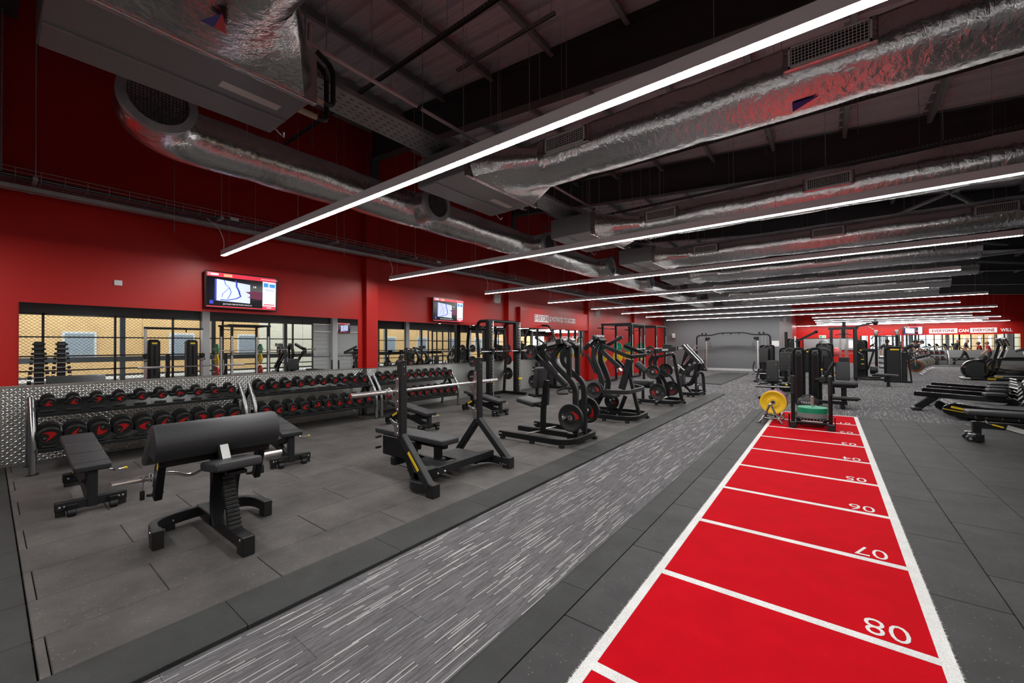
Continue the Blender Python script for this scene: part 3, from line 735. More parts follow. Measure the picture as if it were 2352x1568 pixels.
for dy in (-.12, .1): part('ladder_rail', MB().bx(-.02, .02, dy - .008, dy + .008, 0, 2.6), GALV, vt)
for k in range(14): part('rung', MB().bx(-.01, .01, -.12, .1, .1 + k * .18, .115 + k * .18), GALV, vt)
for k in range(4): part('cable', MB().tube([(.025, -.09 + k * .05, 0), (.025, -.09 + k * .05, 2.6)], .016, 6), PURPLE if k % 2 == 0 else CABLE, vt)
pt = thing('perforated_cable_tray', 'grey perforated cable tray beside the fan coil units', 'cable tray', (-4.04, 6, 4.07))
pb = MB().bx(-.22, .22, -4.6, 18, 0, .004); pb.bx(-.222, -.218, -4.6, 18, 0, .05); pb.bx(.218, .222, -4.6, 18, 0, .05); part('tray', pb, GALV, pt, smooth=0)
hb = MB()
for k in range(150):
    for j in range(5): hb.bx(-.16 + j * .075, -.15 + j * .075, -4.5 + k * .1, -4.5 + k * .1 + .045, -.0015, 0)
o = part('slots', hb, GLOSSB, pt, smooth=0); o['kind'] = 'stuff'
for k in range(8): part('drop_rod', MB().tube([(.24, -4 + k * 2.6, 0), (.24, -4 + k * 2.6, 2.3)], .005, 5), STEEL, pt)
wp = thing('white_drain_pipe', 'white plastic drain pipe under the roof by the fan coil units', 'pipe', (-3.72, 6, 4.25))
part('pipe', MB().tube([(0, -4.3, .02), (0, 16, -.05)], .022, 10), WHITE, wp)
for y in (-4.2, -3.3, -.6, 2.6): part('riser', MB().tube([(0, y, 0), (.0, y + .0, .20)], .021, 10), WHITE, wp)
for y in (-2.95, -1.45, 1.5, 4.5): part('clip', MB().lathe([(.03, -.02), (.03, .02)], (0, y, 0), (0, 1, 0), 10), CABLE, wp)
part('drop_rod', MB().tube([(0, -1.45, 0), (0, -1.45, 1.6)], .004, 4), STEEL, wp)
sm = None
for k, (x0, x1, y, z) in enumerate(((-7.9, -2.5, 3.16, 5.0), (-4.3, -2.6, 4.25, 5.55), (-7.9, 2.8, 6.5, 4.45), (-6, 2.8, 9.1, 4.6), (-6, 2.8, 13.2, 4.5), (-8, -3, 2.2, 5.9), (-6, -3, 1.9, 5.6))):
    t = thing('strut_channel', ['slotted steel strut running in from the red wall above the nearest light', 'short slotted strut bolted below the roof purlins', 'long slotted strut behind the second supply duct', 'slotted strut above the third supply duct', 'slotted strut above the fourth supply duct', 'dark strut high under the roof by the red wall', 'dark strut just below the purlins above the first unit'][k], 'steel strut', (x0, y, z))
    L = x1 - x0; m2 = MB(); m2.bx(0, L, -.02, .02, .038, .041); m2.bx(0, L, -.021, -.018, 0, .041); m2.bx(0, L, .018, .021, 0, .041); m2.bx(0, L, -.02, -.012, 0, .003); m2.bx(0, L, .012, .02, 0, .003); part('channel', m2, DARKSTEEL if k != 1 else GALV, t, smooth=0)
    h2 = MB()
    for j in range(int(L / .05)): h2.bx(j * .05 + .01, j * .05 + .036, -.0225, -.021, .013, .027)
    o = part('slots', h2, GALV, t, smooth=0); o['kind'] = 'stuff'
    for j in range(int(L / 1.5) + 1): part('drop_rod', MB().tube([(.2 + j * 1.45, 0, .04), (.2 + j * 1.45, 0, max(.3, zr(x0 + j * 1.45) - z))], .005, 5), STEEL, t)
# bare suspension wires for the services
wi = [(-7.2, 1.6), (-6.8, 3.9), (-6.6, 2.4), (-6.3, 5.9), (-4.9, 2.4), (-4.6, 3.0), (-2.9, 4.9), (-2.2, 3.3), (-1.9, 3.3), (-1.2, 6.1), (-.6, 6.1), (.3, 6.1), (.9, 6.9), (1.4, 8.9), (-3.0, 8.2), (-2.6, 8.4), (-1.6, 9.5), (-.4, 10.2), (2.2, 8.0), (2.4, 10.5)]
wi.sort(key=lambda q: (q[0] * .79 + q[1] * .613) / (-q[0] * .613 + q[1] * .79))
for k, (x, y) in enumerate(wi):
    zb = 3.1 if x < -6 else 3.9; nth = ('%s from the left' % ORD[k]) if k < 10 else ('%s from the right' % (['rightmost'] + ORD[1:])[len(wi) - 1 - k]).replace('rightmost from the right', 'rightmost of all')
    tag(link('suspension_wire', MB().tube([(0, 0, 0), (0, 0, zr(x) - zb)], .0025, 4).mesh('suspension_wire', STEEL), None, (x, y, zb)), 'thin bare suspension wire hanging from the roof, ' + nth, 'wire', 'bare suspension wires')

# ------------------------------------------------------------------ measuring helpers: a photo pixel on a known plane of the room
CAMP = Vector((0, 0, 1.5))
def ray(u, v): return rt * ((u - 1176) / 935.4) - up2 * ((v - 784) / 935.4) + fw
def onX(u, v, x): d = ray(u, v); return CAMP + d * (x / d.x)
def onY(u, v, y): d = ray(u, v); return CAMP + d * (y / d.y)
def onZ(u, v, z): d = ray(u, v); return CAMP + d * ((z - 1.5) / d.z)
def rel(root, p): return Vector(p) - root.location
def wpart(name, mb, m, root, parent=None, **k):
    """part whose mesh is given in room coordinates (root is not rotated)"""
    for i, v in enumerate(mb.v): mb.v[i] = tuple(Vector(v) - root.location)
    return part(name, mb, m, parent or root, **k)

# swoosh printed on the iron
SWOOSH = [(-.95, -.55), (-.35, -.62), (.25, -.35), (.62, .12), (.70, .55), (.45, .30), (.10, .02), (-.30, -.14), (-.05, .02), (.22, .30), (.34, .62), (.05, .42), (-.35, .10), (-.70, -.25)]
SWOOSH = [(-.62, -.10), (-.10, .30), (.55, .62), (.10, .12), (.02, -.15), (.22, -.42), (.55, -.55), (.05, -.60), (-.40, -.45)]
def swoosh(mb, c, r, ex, ey, nn, ang, lift=.0012):
    ca, sa = math.cos(ang), math.sin(ang); ex, ey, nn = Vector(ex), Vector(ey), Vector(nn)
    pts = [(x * ca - y * sa, x * sa + y * ca) for x, y in SWOOSH]; c = Vector(c) + nn * lift; n = len(pts)
    vs = [c + ex * (x * r) + ey * (y * r) for x, y in pts]; mid = [c + ex * (x * r) + ey * (y * r) for x, y in [(-.28 * ca - 0 * sa, -.28 * sa)]]
    return mb.add(vs, [(0, 1, 3, 4), (1, 2, 3), (0, 4, 8), (4, 5, 8), (5, 7, 8), (5, 6, 7)])

# ------------------------------------------------------------------ dumbbells
def make_dumbbell(r, t, L):
    """axis along x, tag end at +x; origin at the middle of the handle"""
    d = link('dumbbell', None)
    for s in (-1, 1):
        b = s * L / 2; e = s * (L / 2 + t); m2 = MB(); x = (1 if s > 0 else -1, 0, 0)
        m2.lathe([(r * .55, 0), (r * .94, .002), (r, .010), (r, t - .010), (r * .95, t), (r * .80, t), (r * .78, t - .003), (0, t - .003)], (b, 0, 0), x, 26)
        h = part('head', m2, RUB, d, smooth=40)
        if s > 0:
            m2 = MB(); swoosh(m2, (e - .003, 0, 0), r * .98, (0, 1, 0), (0, 0, 1), (1, 0, 0), 0); part('emblem', m2, REDD, h, 'red swoosh emblem', 0)
            m2 = MB(); m2.prism([(-.2, -.05), (.2, -.05), (.2, .05), (-.2, .05)], (0, 0, 0), (1, 0, 0), (0, 1, 0), .1); m2.v = [(e - .0022, p[0] * r + r * .40, p[1] * r * .9 + r * .12) for p in m2.v[:4]]; m2.f = [(0, 1, 2, 3)]; m2.m = [0]
            put_text('weight_mark', '%d' % random.choice((12, 14, 16, 18, 20, 22)), r * .30, GPRINT, h, (e - .0015, r * .40, r * .10), (0, 1, 0), (0, 0, 1), .0003)
    part('handle', MB().lathe([(.014, -L / 2), (.019, -L / 2 + .012), (.0155, -L / 2 + .02), (.0175, 0), (.0155, L / 2 - .02), (.019, L / 2 - .012), (.014, L / 2)], (0, 0, 0), (1, 0, 0), 12), STEEL, d)
    return d
DB = {'s': make_dumbbell(.063, .045, .125), 'm': make_dumbbell(.076, .055, .125), 'l': make_dumbbell(.102, .06, .125), 'n': make_dumbbell(.092, .07, .125)}
used = set(); rdb = random.Random(11)
def place_db(kind, x, y, z, tilt, label):
    p = DB[kind]
    if kind not in used: used.add(kind); o = p
    else: o = dup(p)
    o.location = (x, y, z); o.rotation_euler = (rdb.choice((0, .15, -.2, .9, -1.2, 2.6, -.5, .35, 3.4)) , tilt, 0)
    tag(o, label, 'dumbbell', 'round rubber dumbbells on the racks')

# ------------------------------------------------------------------ dumbbell racks
def make_rack(y0, w, which):
    t = thing('dumbbell_rack', 'two-tier dumbbell rack with bent steel legs, %s along the chequer plate' % which, 'dumbbell rack', (-7.75, y0 + w / 2, 0), 0, 'dumbbell racks')
    for s in (-1, 1):
        y = s * w / 2
        fr = part('end_frame', MB().tube(fillet([(.31, y, .012), (.31, y, .52), (.02, y, .88)], .16, 6), .033, 14), GUN, t)
        part('foot', MB().lathe([(.055, 0), (.055, .008), (.036, .016)], (.31, y, 0), (0, 0, 1), 18), BLACK, fr)
        rl = part('rear_leg', MB().tube(fillet([(-.29, y, .012), (-.22, y, .55), (.06, y, .83)], .12, 5), .030, 12), GUN, t)
        part('foot', MB().lathe([(.055, 0), (.055, .008), (.033, .016)], (-.29, y, 0), (0, 0, 1), 16), BLACK, rl)
        part('end_bracket', MB().bar((.24, y - s * .045, .32), (-.10, y - s * .045, .83), .012, .09), BLACK, t)
    for zf, xf, nm in ((.695, .20, 'upper'), (.285, .36, 'lower')):
        dx, dz = -.36, .098
        sh = part('shelf', MB().bar((xf, 0, zf), (xf + dx, 0, zf + dz), w - .08, .006, (0, 0, 1), 0), BLACK, t, smooth=0)
        part('shelf_lip', MB().bx(xf - .005, xf + .022, -w / 2 + .04, w / 2 - .04, zf - .03, zf + .012, .004), BLACK, sh)
        part('shelf_lip', MB().bx(xf + dx - .02, xf + dx + .005, -w / 2 + .04, w / 2 - .04, zf + dz - .02, zf + dz + .05, .004), BLACK, sh)
        for k in range(10):
            yy = -w / 2 + .13 + k * .2145
            for (fx, r_) in ((.06, .065), (.30, .065)):
                cx, cz = xf - fx * 1.0, zf + dz * fx / .36
                part('saddle', MB().box((cx, yy, cz + .012), (.045, .125, .022), None, .006), RUB, sh, smooth=0)
    return t
RY = [(.335, 2.24), (2.715, 2.26), (5.10, 2.25)]
RN = ['nearest to the camera', 'middle one', 'farthest of the three']
for i, (y0, w) in enumerate(RY):
    make_rack(y0, w, RN[i])
    for k in range(10):
        y = y0 + .135 + k * .2155
        kd = 's' if i == 0 else 'm'; r_ = {'s': .063, 'm': .076}[kd]
        nm = ['nearest', 'middle', 'farthest'][i]
        place_db(kd, -7.665, y, .695 + .055 + r_ + .035, math.radians(15.2), 'black round dumbbell with red swoosh, %s from the left, upper tier of %s rack' % (ORD[k], nm))
        kd = 'l' if i == 0 else 'n'; r_ = {'l': .102, 'n': .092}[kd]
        place_db(kd, -7.515, y, .285 + .05 + r_ + .035, math.radians(15.2), 'large round dumbbell with red swoosh, %s from the left, lower tier of %s rack' % (ORD[k], nm))

# ------------------------------------------------------------------ adjustable benches
def make_bench(zn):
    """origin on the floor; +x is the wheeled front end, pads rise gently to the rear"""
    t = link('adjustable_bench', None); a = math.radians(7.2); R = Matrix.Rotation(a, 3, 'Y'); d = Vector((-math.cos(a), 0, math.sin(a))); o = Vector((.345, 0, zn - .031))
    part('back_pad', MB().pad(o + d * .37, (.74, .25, .062), R, .022, 3), VINYL, t)
    sl = MB()
    for q in (.10, .42): sl.box(o + d * q + Vector((0, 0, .0318)), (.004, .23, .002), R)
    part('stitch_line', sl, BLACK, t, smooth=0)
    part('seat_pad', MB().pad(o + d * .95, (.38, .25, .062), R, .022, 3), VINYL, t)
    u = Vector((0, 0, -.055)); part('pad_rail', MB().bar(o + d * .03 + u, o + d * .78 + u, .07, .04), CHAR, t)
    part('seat_bracket', MB().bar(o + d * .80 + u, o + d * 1.08 + u, .12, .04), BLACK, t)
    part('base_beam', MB().rsweep(fillet([(.28, 0, .10), (.10, 0, .115), (-.25, 0, .20), (-.55, 0, .21), (-.82, 0, .12)], .12, 4), .065, .085), BLACK, t)
    part('front_post', MB().bx(.245, .315, -.035, .035, .04, zn - .09, .005), CHAR, t)
    part('strut', MB().bar((-.15, .035, .21), (.25, .035, zn - .09), .012, .07), BLACK, t); part('strut', MB().bar((-.15, -.035, .21), (.25, -.035, zn - .09), .012, .07), BLACK, t)
    part('rear_post', MB().bar((-.62, 0, .10), (-.62, 0, zn + .04), .07, .06), BLACK, t)
    ff = part('front_foot', MB().bx(.245, .305, -.235, .235, .045, .125, .006), CHAR, t)
    part('foot_pad', MB().bx(.25, .30, -.23, -.17, 0, .05, .004), RUB, ff); part('foot_pad', MB().bx(.25, .30, .17, .23, 0, .05, .004), RUB, ff)
    for y in (-.135, .135):
        part('wheel', MB().cyl((.345, y - .028, .033), (.345, y + .028, .033), .033, 16, None, .004), CHAR, ff); part('wheel_fork', MB().bx(.30, .355, y - .034, y + .034, .05, .105, .006), BLACK, ff)
    for y in (-.205, -.175, .175, .205): part('bolt', MB().lathe([(.011, 0), (.009, .005), (0, .007)], (.305, y, .085), (1, 0, 0), 10), CHROME, ff)
    rf = part('rear_foot', MB().bx(-.88, -.80, -.10, .10, .045, .14, .006), BLACK, t)
    part('foot_pad', MB().bx(-.87, -.81, -.09, .09, 0, .045, .004), RUB, rf)
    for y in (-.06, -.02): part('bolt', MB().lathe([(.011, 0), (.009, .005), (0, .007)], (-.80, y, .09), (1, 0, 0), 8), CHROME, rf)
    part('adjust_lever', MB().tube(fillet([(.20, .10, zn - .06), (.21, .14, zn - .10), (.23, .16, zn - .105), (.26, .22, zn - .095)], .03), .008, 8), CHROME, t, 'chrome lever')
    part('lever_tip', MB().tube([(.26, .22, zn - .095), (.27, .24, zn - .092)], .011, 8), YEL, t, 'yellow lever tip')
    part('badge', MB().bar((-.60, -.034, .235), (-.74, -.034, .165), .004, .04), YEL, t, 'yellow maker badge', 0)
    return t
b0 = make_bench(.425); b0.location = (-5.69, .605, 0)
tag(b0, 'flat adjustable weight bench at far left in front of the nearest dumbbell rack', 'bench', 'adjustable weight benches')
dup(b0, (-5.68, 2.39, 0), math.radians(-4), 'adjustable weight bench partly hidden behind the preacher curl bench')
b1 = make_bench(.325); b1.location = (-5.88, 4.81, 0)
tag(b1, 'low adjustable weight bench directly behind the flat press bench', 'bench', 'adjustable weight benches')
dup(b1, (-5.86, 6.80, 0), math.radians(-5), 'low adjustable weight bench in front of the Smith machine')

# ------------------------------------------------------------------ preacher curl bench
t = thing('preacher_bench', 'black preacher curl bench with long rounded arm pad in the foreground', 'bench', (-3.9, 1.16, 0))
L = .42
prof = [(.06, .665), (.105, .745), (.098, .835), (.055, .905), (-.02, .935), (-.095, .905), (-.15, .835), (-.36, .605), (-.32, .575), (-.22, .60), (-.10, .70)]
prof = [Vector((x, 0, z)) for x, z in prof]; pr2 = fillet([prof[0]] + prof[1:] + [prof[0]], .045, 3)[:-1]
m2 = MB(); n = len(pr2); ysl = [(-L, .90), (-L + .004, .97), (-L + .02, 1.0), (L - .02, 1.0), (L - .004, .97), (L, .90)]; cx, cz = -.06, .78
for (y, s) in ysl: m2.v += [((p.x - cx) * s + cx, y, (p.z - cz) * s + cz) for p in pr2]
for j in range(len(ysl) - 1): m2.f += [(j * n + i, j * n + (i + 1) % n, (j + 1) * n + (i + 1) % n, (j + 1) * n + i) for i in range(n)]
m2.f += [tuple(range(n)), tuple((len(ysl) - 1) * n + i for i in range(n))]; m2.m = [0] * len(m2.f)
part('arm_pad', m2, VINYL, t, smooth=50)
part('pad_frame', MB().bx(-.09, -.02, -.37, .37, .60, .68, .006), BLACK, t)
for s in (-1, 1):
    a = part('bar_arm', MB().bar((-.055, s * .345, .74), (-.225, s * .345, .33), .05, .075, (1, 0, 0), .006), BLACK, t)
    part('wear_plate', MB().bar((-.17, s * .345, .60), (-.245, s * .345, .42), .052, .010, (1, 0, 0), .002), STEEL, a)
    part('hook', MB().tube(fillet([(-.21, s * .345 - .0, .36), (-.33, s * .345 - .05, .34), (-.34, s * .345 + .06, .34), (-.23, s * .345 + .02, .36)], .04), .011, 8), CHAR, a)
    part('bolt', MB().lathe([(.010, 0), (0, .006)], (-.185, s * .345, .355), (1, 0, .2), 8), CHROME, a)
part('badge', MB().bar((-.030, -.372, .715), (-.085, -.372, .585), .004, .03, (1, 0, 0), 0), YEL, t, 'yellow maker badge', 0)
part('central_tube', MB().bar((-.02, 0, .82), (.17, 0, .545), .075, .055, (1, 0, 0), .006), CHAR, t)
part('instruction_label', MB().bar((.075, 0, .742), (.175, 0, .60), .056, .004, (1, 0, .66), 0).__class__().prism([(-.028, -.085), (.028, -.085), (.028, .085), (-.028, .085)], (.128 + .0, 0, .672), (0, 1, 0), (-.57, 0, .825), .003), PAPER, t, 'white instruction label', 0)
o_ = MB().prism([(-.028, .0), (.028, .0), (.028, .012), (-.028, .012)], (.0795, 0, .7435), (0, 1, 0), (-.57, 0, .825), .0035); part('label_header', o_, mat('orange_print', (.7, .16, .03), .5), t, smooth=0)
part('column', MB().bx(-.10, -.02, -.04, .04, .05, .66, .006), BLACK, t)
for s in (-1, 1):
    pts = arc((.44, s * .055, .30), .34, PI * 1.0 - .75, PI * 1.0 + .55, 8, (1, 0, 0), (0, 0, 1)); part('seat_plate', MB().rsweep(pts, .012, .085, (0, 1, 0)), BLACK, t)
part('seat_pad', MB().pad((.255, 0, .605), (.36, .31, .07), Matrix.Rotation(math.radians(-8), 3, 'Y'), .026, 3), VINYL, t)
part('seat_bracket', MB().bx(.10, .40, -.06, .06, .545, .572, .004), BLACK, t)
cv = part('rack_cover', MB().bar((.17, 0, .50), (.33, 0, .11), .085, .03, (1, 0, 0), .004), CHAR, t)
for k in range(13):
    f = k / 12; part('rib', MB().box((.206 + .138 * f, 0, .47 - .335 * f), (.016, .092, .014), Matrix.Rotation(math.radians(22), 3, 'Y'), .004), BLACK, cv, smooth=0)
part('base_beam', MB().bx(-.45, .56, -.04, .04, .045, .135, .006), BLACK, t)
part('front_foot', MB().bx(.49, .60, -.042, .042, .0, .14, .006), RUB, t)
cb = part('crossbar', MB().rsweep(fillet([(-.09, -.375, .085), (-.36, -.36, .085), (-.43, -.10, .085), (-.43, .10, .085), (-.36, .36, .085), (-.09, .375, .085)], .22, 6), .055, .09), CHAR, t)
for s in (-1, 1): part('end_foot', MB().bx(-.14, -.04, s * .375 - .035, s * .375 + .035, 0, .135, .005), RUB, cb)
part('mid_foot', MB().bx(-.44, -.37, -.26, -.20, 0, .06, .004), RUB, cb)
for p in ((-.372, -.245, .075), (-.372, -.215, .075), (.56, -.043, .115), (-.09, -.41, .12)): part('bolt', MB().lathe([(.009, 0), (.007, .005), (0, .007)], p, (1, -.3, 0), 8), CHROME, cb)

# EZ curl bar
t = thing('ez_curl_bar', 'chrome zigzag curl bar resting in the hooks of the preacher bench', 'barbell', (-4.23, 1.17, .475))
part('shaft', MB().tube(fillet([(0, -.42, 0), (0, -.24, .012), (0, -.12, -.055), (0, .0, .0), (0, .12, .03), (0, .24, -.02), (0, .42, 0)], .06, 5), .0145, 12), CHROME, t)
for s in (-1, 1):
    sl = part('sleeve', MB().cyl((0, s * .38, 0), (0, s * .60, 0), .025, 18, None, .003), CHROME, t)
    part('shoulder', MB().cyl((0, s * .365, 0), (0, s * .385, 0), .036, 16, None, .004), CHROME, sl)
    for k in range(4): part('clip_coil', MB().lathe([(.026, 0), (.0285, .002), (.026, .004)], (0, s * (.41 + k * .006), 0), (0, s, 0), 16, False), STEEL, sl)
    part('clip_handle', MB().tube([(.02, s * .42, -.01), (.01, s * .425, -.09)], .003, 6), STEEL, sl); part('clip_grip', MB().pad((.008, s * .425, -.125), (.014, .03, .075), None, .006, 2), RUB, sl)

# ------------------------------------------------------------------ flat press bench with Olympic bar
t = thing('press_bench', 'black flat press bench with two tall bar uprights in the middle foreground', 'bench', (-3.6, 3.325, 0))
part('bench_pad', MB().pad((-.52, -.02, .387), (1.32, .27, .07), None, .026, 3), VINYL, t)
part('stitch_line', MB().bx(.07, .075, -.14, .10, .4205, .4225), BLACK, t, smooth=0); part('stitch_line', MB().bx(-.30, -.295, -.14, .10, .4205, .4225), BLACK, t, smooth=0)
part('pad_beam', MB().bx(-1.05, .05, -.055, .015, .29, .352, .005), BLACK, t)
part('front_post', MB().bx(-.13, -.05, -.055, .02, .10, .30, .005), BLACK, t)
part('rear_panel', MB().bx(-1.0, -.35, -.16, -.10, .10, .35, .01), BLACK, t); part('rear_panel', MB().bx(-1.02, -.55, .06, .12, .17, .35, .01), BLACK, t)
put_text('panel_mark', 'W', .05, GPRINT, t, (-.55, -.161, .25), (1, 0, 0), (0, 0, 1), .0005)
for z in (.19, .325): part('band_peg', MB().cyl((-1.03, -.16, z), (-1.03, -.24, z), .015, 10, None, .003), RUB, t)
part('rear_foot', MB().bx(-.80, -.72, -.18, .14, 0, .10, .005), BLACK, t); part('spine', MB().bx(-.78, .22, -.04, .0, .09, .15, .004), BLACK, t)
for s in (-1, 1):
    y = s * .605
    u = part('upright', MB().bar((0, y, .50), (0, y, 1.335), .08, .075, (1, 0, 0), .008), CHAR, t)
    part('upright_cap', MB().bx(-.043, .043, y - .041, y + .041, 1.333, 1.342, .003), BLACK, u)
    part('front_leg', MB().bar((.0, y, .545), (.475, y - s * .0 - (.02 if s < 0 else 0), .10), .075, .085, (1, 0, 0), .008), CHAR, t)
    part('rear_leg', MB().bar((-.01, y - s * .01, .535), (-.30 if s > 0 else .12, y - s * .07, .12), .07, .08, (1, 0, 0), .008), BLACK, t)
    # swept foot: bowed in plan from the cross beam out to the toe
    ft = part('swept_foot', MB().rsweep(fillet([(.48, y, .07), (.16, y + s * .03, .07), (.10, y - s * .16, .085), (.22, y - s * .30, .12)], .16, 6), .06, .10), CHAR, t)
    part('toe', MB().bx(.43, .54, y - .05, y + .05, 0, .135, .006), RUB, ft)
    for k in range(3): part('bolt', MB().lathe([(.011, 0), (.009, .005), (0, .007)], (.40 + .04 * k, y - .052 if s > 0 else y - .031, .05), (0, -1, 0), 8), CHROME, ft)
    # bar catches
    hk = part('bar_catch', MB().prism([(-.02, .98), (.0, 1.17), (.045, 1.17), (.045, .80), (.0, .80), (-.02, .88), (-.075, .93), (-.085, .99), (-.07, 1.0), (-.055, .965)], (-.035, y - s * .047 if s > 0 else y - .047, 0), (1, 0, 0), (0, 0, 1), .008), STEEL, u)
    part('safety_catch', MB().prism([(-.02, .55), (.045, .55), (.045, .685), (-.02, .685), (-.11, .725), (-.12, .71), (-.04, .64)], (-.035, y - s * .047 if s > 0 else y - .047, 0), (1, 0, 0), (0, 0, 1), .008), STEEL, u)
    for z in (.58, .65, .83, .915, 1.02, 1.15): part('bolt', MB().lathe([(.010, 0), (.008, .005), (0, .007)], (-.012, (y - .052) , z), (0, -1, 0), 8), CHROME, u)
    for z in (1.28, 1.20): part('bolt', MB().lathe([(.006, 0), (0, .004)], (.041, y, z), (1, 0, 0), 8), CHROME, u)
part('badge', MB().bar((.16, -.652, .40), (.33, -.660, .24), .004, .03, (1, 0, 0), 0), YEL, t, 'yellow maker badge', 0)
part('cross_beam', MB().bx(.18, .26, -.60, .60, .10, .19, .007), CHAR, t)
part('beam_sleeve', MB().bx(.17, .27, -.60, -.34, .09, .20, .007), BLACK, t)
for y in (-.34, -.24): part('beam_bolt', MB().lathe([(.014, 0), (.012, .008), (.005, .018)], (.262, y, .125), (1, 0, 0), 10), CHROME, t)
for y0, y1 in ((-.50, -.12), (.04, .42)): part('foot_plate', MB().bx(-.20, .19, y0, y1, .165, .18, .004), RUB, t)
part('plate_bracket', MB().bx(-.05, .0, -.5, .42, .13, .165, .003), BLACK, t)
bar0 = thing('olympic_bar', 'chrome Olympic barbell racked on the flat press bench', 'barbell', (-3.655, 3.26, 1.02))
part('shaft', MB().cyl((0, -.66, 0), (0, .66, 0), .0145, 14), CHROME, bar0)
for s in (-1, 1):
    sl = part('sleeve', MB().cyl((0, s * .655, 0), (0, s * 1.10, 0), .025, 20, None, .003), CHROME, bar0); part('shoulder', MB().cyl((0, s * .645, 0), (0, s * .665, 0), .038, 18, None, .004), CHROME, sl)
    part('end_cap', MB().lathe([(.020, 0), (.0, .001)], (0, s * 1.1005, 0), (0, s, 0), 14), REDD, sl, 'red end cap', 0)
    if s < 0:
        for k in range(4): part('clip_coil', MB().lathe([(.026, 0), (.029, .002), (.026, .004)], (0, s * (.69 + k * .006), 0), (0, s, 0), 16, False), STEEL, sl)
        part('clip_handle', MB().tube([(.02, s * .71, -.01), (.015, s * .715, -.09)], .003, 6), STEEL, sl); part('clip_grip', MB().pad((.012, s * .715, -.12), (.014, .03, .07), None, .006, 2), RUB, sl)

# ------------------------------------------------------------------ weight plates (each a thing of its own)
def make_plate(m, name='weight_plate', emb=True, r=.225, t=.045):
    """disc with its face towards -y; origin at the bore centre"""
    p = link(name, None); R_ = r
    part('disc', MB().lathe([(.028, -t / 2), (R_ * .40, -t / 2), (R_ * .43, -t / 2 + .006), (R_ * .78, -t / 2 + .008), (R_ * .83, -t / 2), (R_ * .97, -t / 2), (R_, -t / 2 + .006), (R_, t / 2 - .006), (R_ * .97, t / 2), (R_ * .83, t / 2), (R_ * .78, t / 2 - .008), (R_ * .43, t / 2 - .006), (R_ * .40, t / 2), (.028, t / 2), (.028, -t / 2)], (0, 0, 0), (0, 1, 0), 36, False), m, p, smooth=40)
    part('hub_ring', MB().lathe([(.026, -t / 2 - .001), (.042, -t / 2 - .002), (.042, t / 2 + .002), (.026, t / 2 + .001)], (0, 0, 0), (0, 1, 0), 18, False), STEEL, p)
    if emb:
        m2 = MB(); swoosh(m2, (R_ * .28, -t / 2 + .004, R_ * .10), R_ * .68, (1, 0, 0), (0, 0, 1), (0, -1, 0), PI); part('emblem', m2, REDD, p, 'red swoosh emblem', 0)
        m2 = MB(); swoosh(m2, (R_ * .28, t / 2 - .004, R_ * .10), R_ * .68, (-1, 0, 0), (0, 0, 1), (0, 1, 0), PI); part('emblem', m2, REDD, p, 'red swoosh emblem', 0)
        put_text('weight_mark', '20', R_ * .26, GPRINT, p, (-R_ * .62, -t / 2 + .007, 0), (1, 0, 0), (0, 0, 1), .0004)
    return p
IRON = make_plate(RUB); first_iron = [True]
def plate(c, r, label, axis='y', t=1., spin=0.):
    global IRON
    if first_iron[0]: o = IRON; first_iron[0] = False
    else: o = dup(IRON)
    s = r / .225; o.location = c; o.scale = (s, max(.6, s) * t, s)
    o.rotation_euler = (0, spin, PI / 2 if axis == 'x' else (PI if axis == '-y' else (-PI / 2 if axis == '-x' else 0)))
    tag(o, label, 'weight plate', 'black weight plates with red emblem'); return o
def ysweep(root, name, fr, y, pts, w, h, m, rad=0., up_=(0, 1, 0)):
    P = [onY(*fr(*q), y) for q in pts]
    if rad: P = fillet(P, rad, 5)
    return wpart(name, MB().rsweep(P, w, h, up_), m, root)
def base_u(root, x0, x1, y0, y1, z=.085, w=.06, h=.085, inner=None):
    """U-shaped floor frame, open towards -x, rounded towards the aisle"""
    b = wpart('base_frame', MB().rsweep(fillet([(x0, y0, z), (x1, y0, z), (x1, y1, z), (x0, y1, z)], .28, 6), w, h), BLACK, root)
    for p in ((x0 + .06, y0), (x1 - .12, y0 + .02), (x1, y1 - .16), (x0 + .06, y1), ((x0 + x1) / 2, y0)): wpart('levelling_foot', MB().bx(p[0] - .035, p[0] + .035, p[1] - .028, p[1] + .028, 0, z - h / 2 + .005, .004), RUB, root, b)
    if inner is not None: wpart('centre_rail', MB().bx(x0, x1, inner - .03, inner + .03, z - h / 2, z + h / 2, .006), BLACK, root)
    for yy in (y0, y1):
        for dx in (.02, .05): wpart('bolt', MB().lathe([(.010, 0), (0, .006)], (x0 + dx, yy - w / 2, z), (0, -1, 0), 8), CHROME, root, b)
    return b
def bolts(root, fr, y, pts, r=.011):
    for q in pts: wpart('bolt', MB().lathe([(r, 0), (r * .8, .006), (0, .008)], onY(*fr(*q), y), (0, -1, 0), 8), CHROME, root)
def horn(root, p, d, L=.22, r=.025): wpart('plate_horn', MB().cyl(p, Vector(p) + Vector(d) * L, r, 14, None, .004), CHROME, root)
def badge(root, fr, y, a, b, wd=.045, m=SILVER): P, Q = onY(*fr(*a), y), onY(*fr(*b), y); wpart('badge', MB().bar(P, Q, .003, wd, None, 0), m, root, smooth=0)

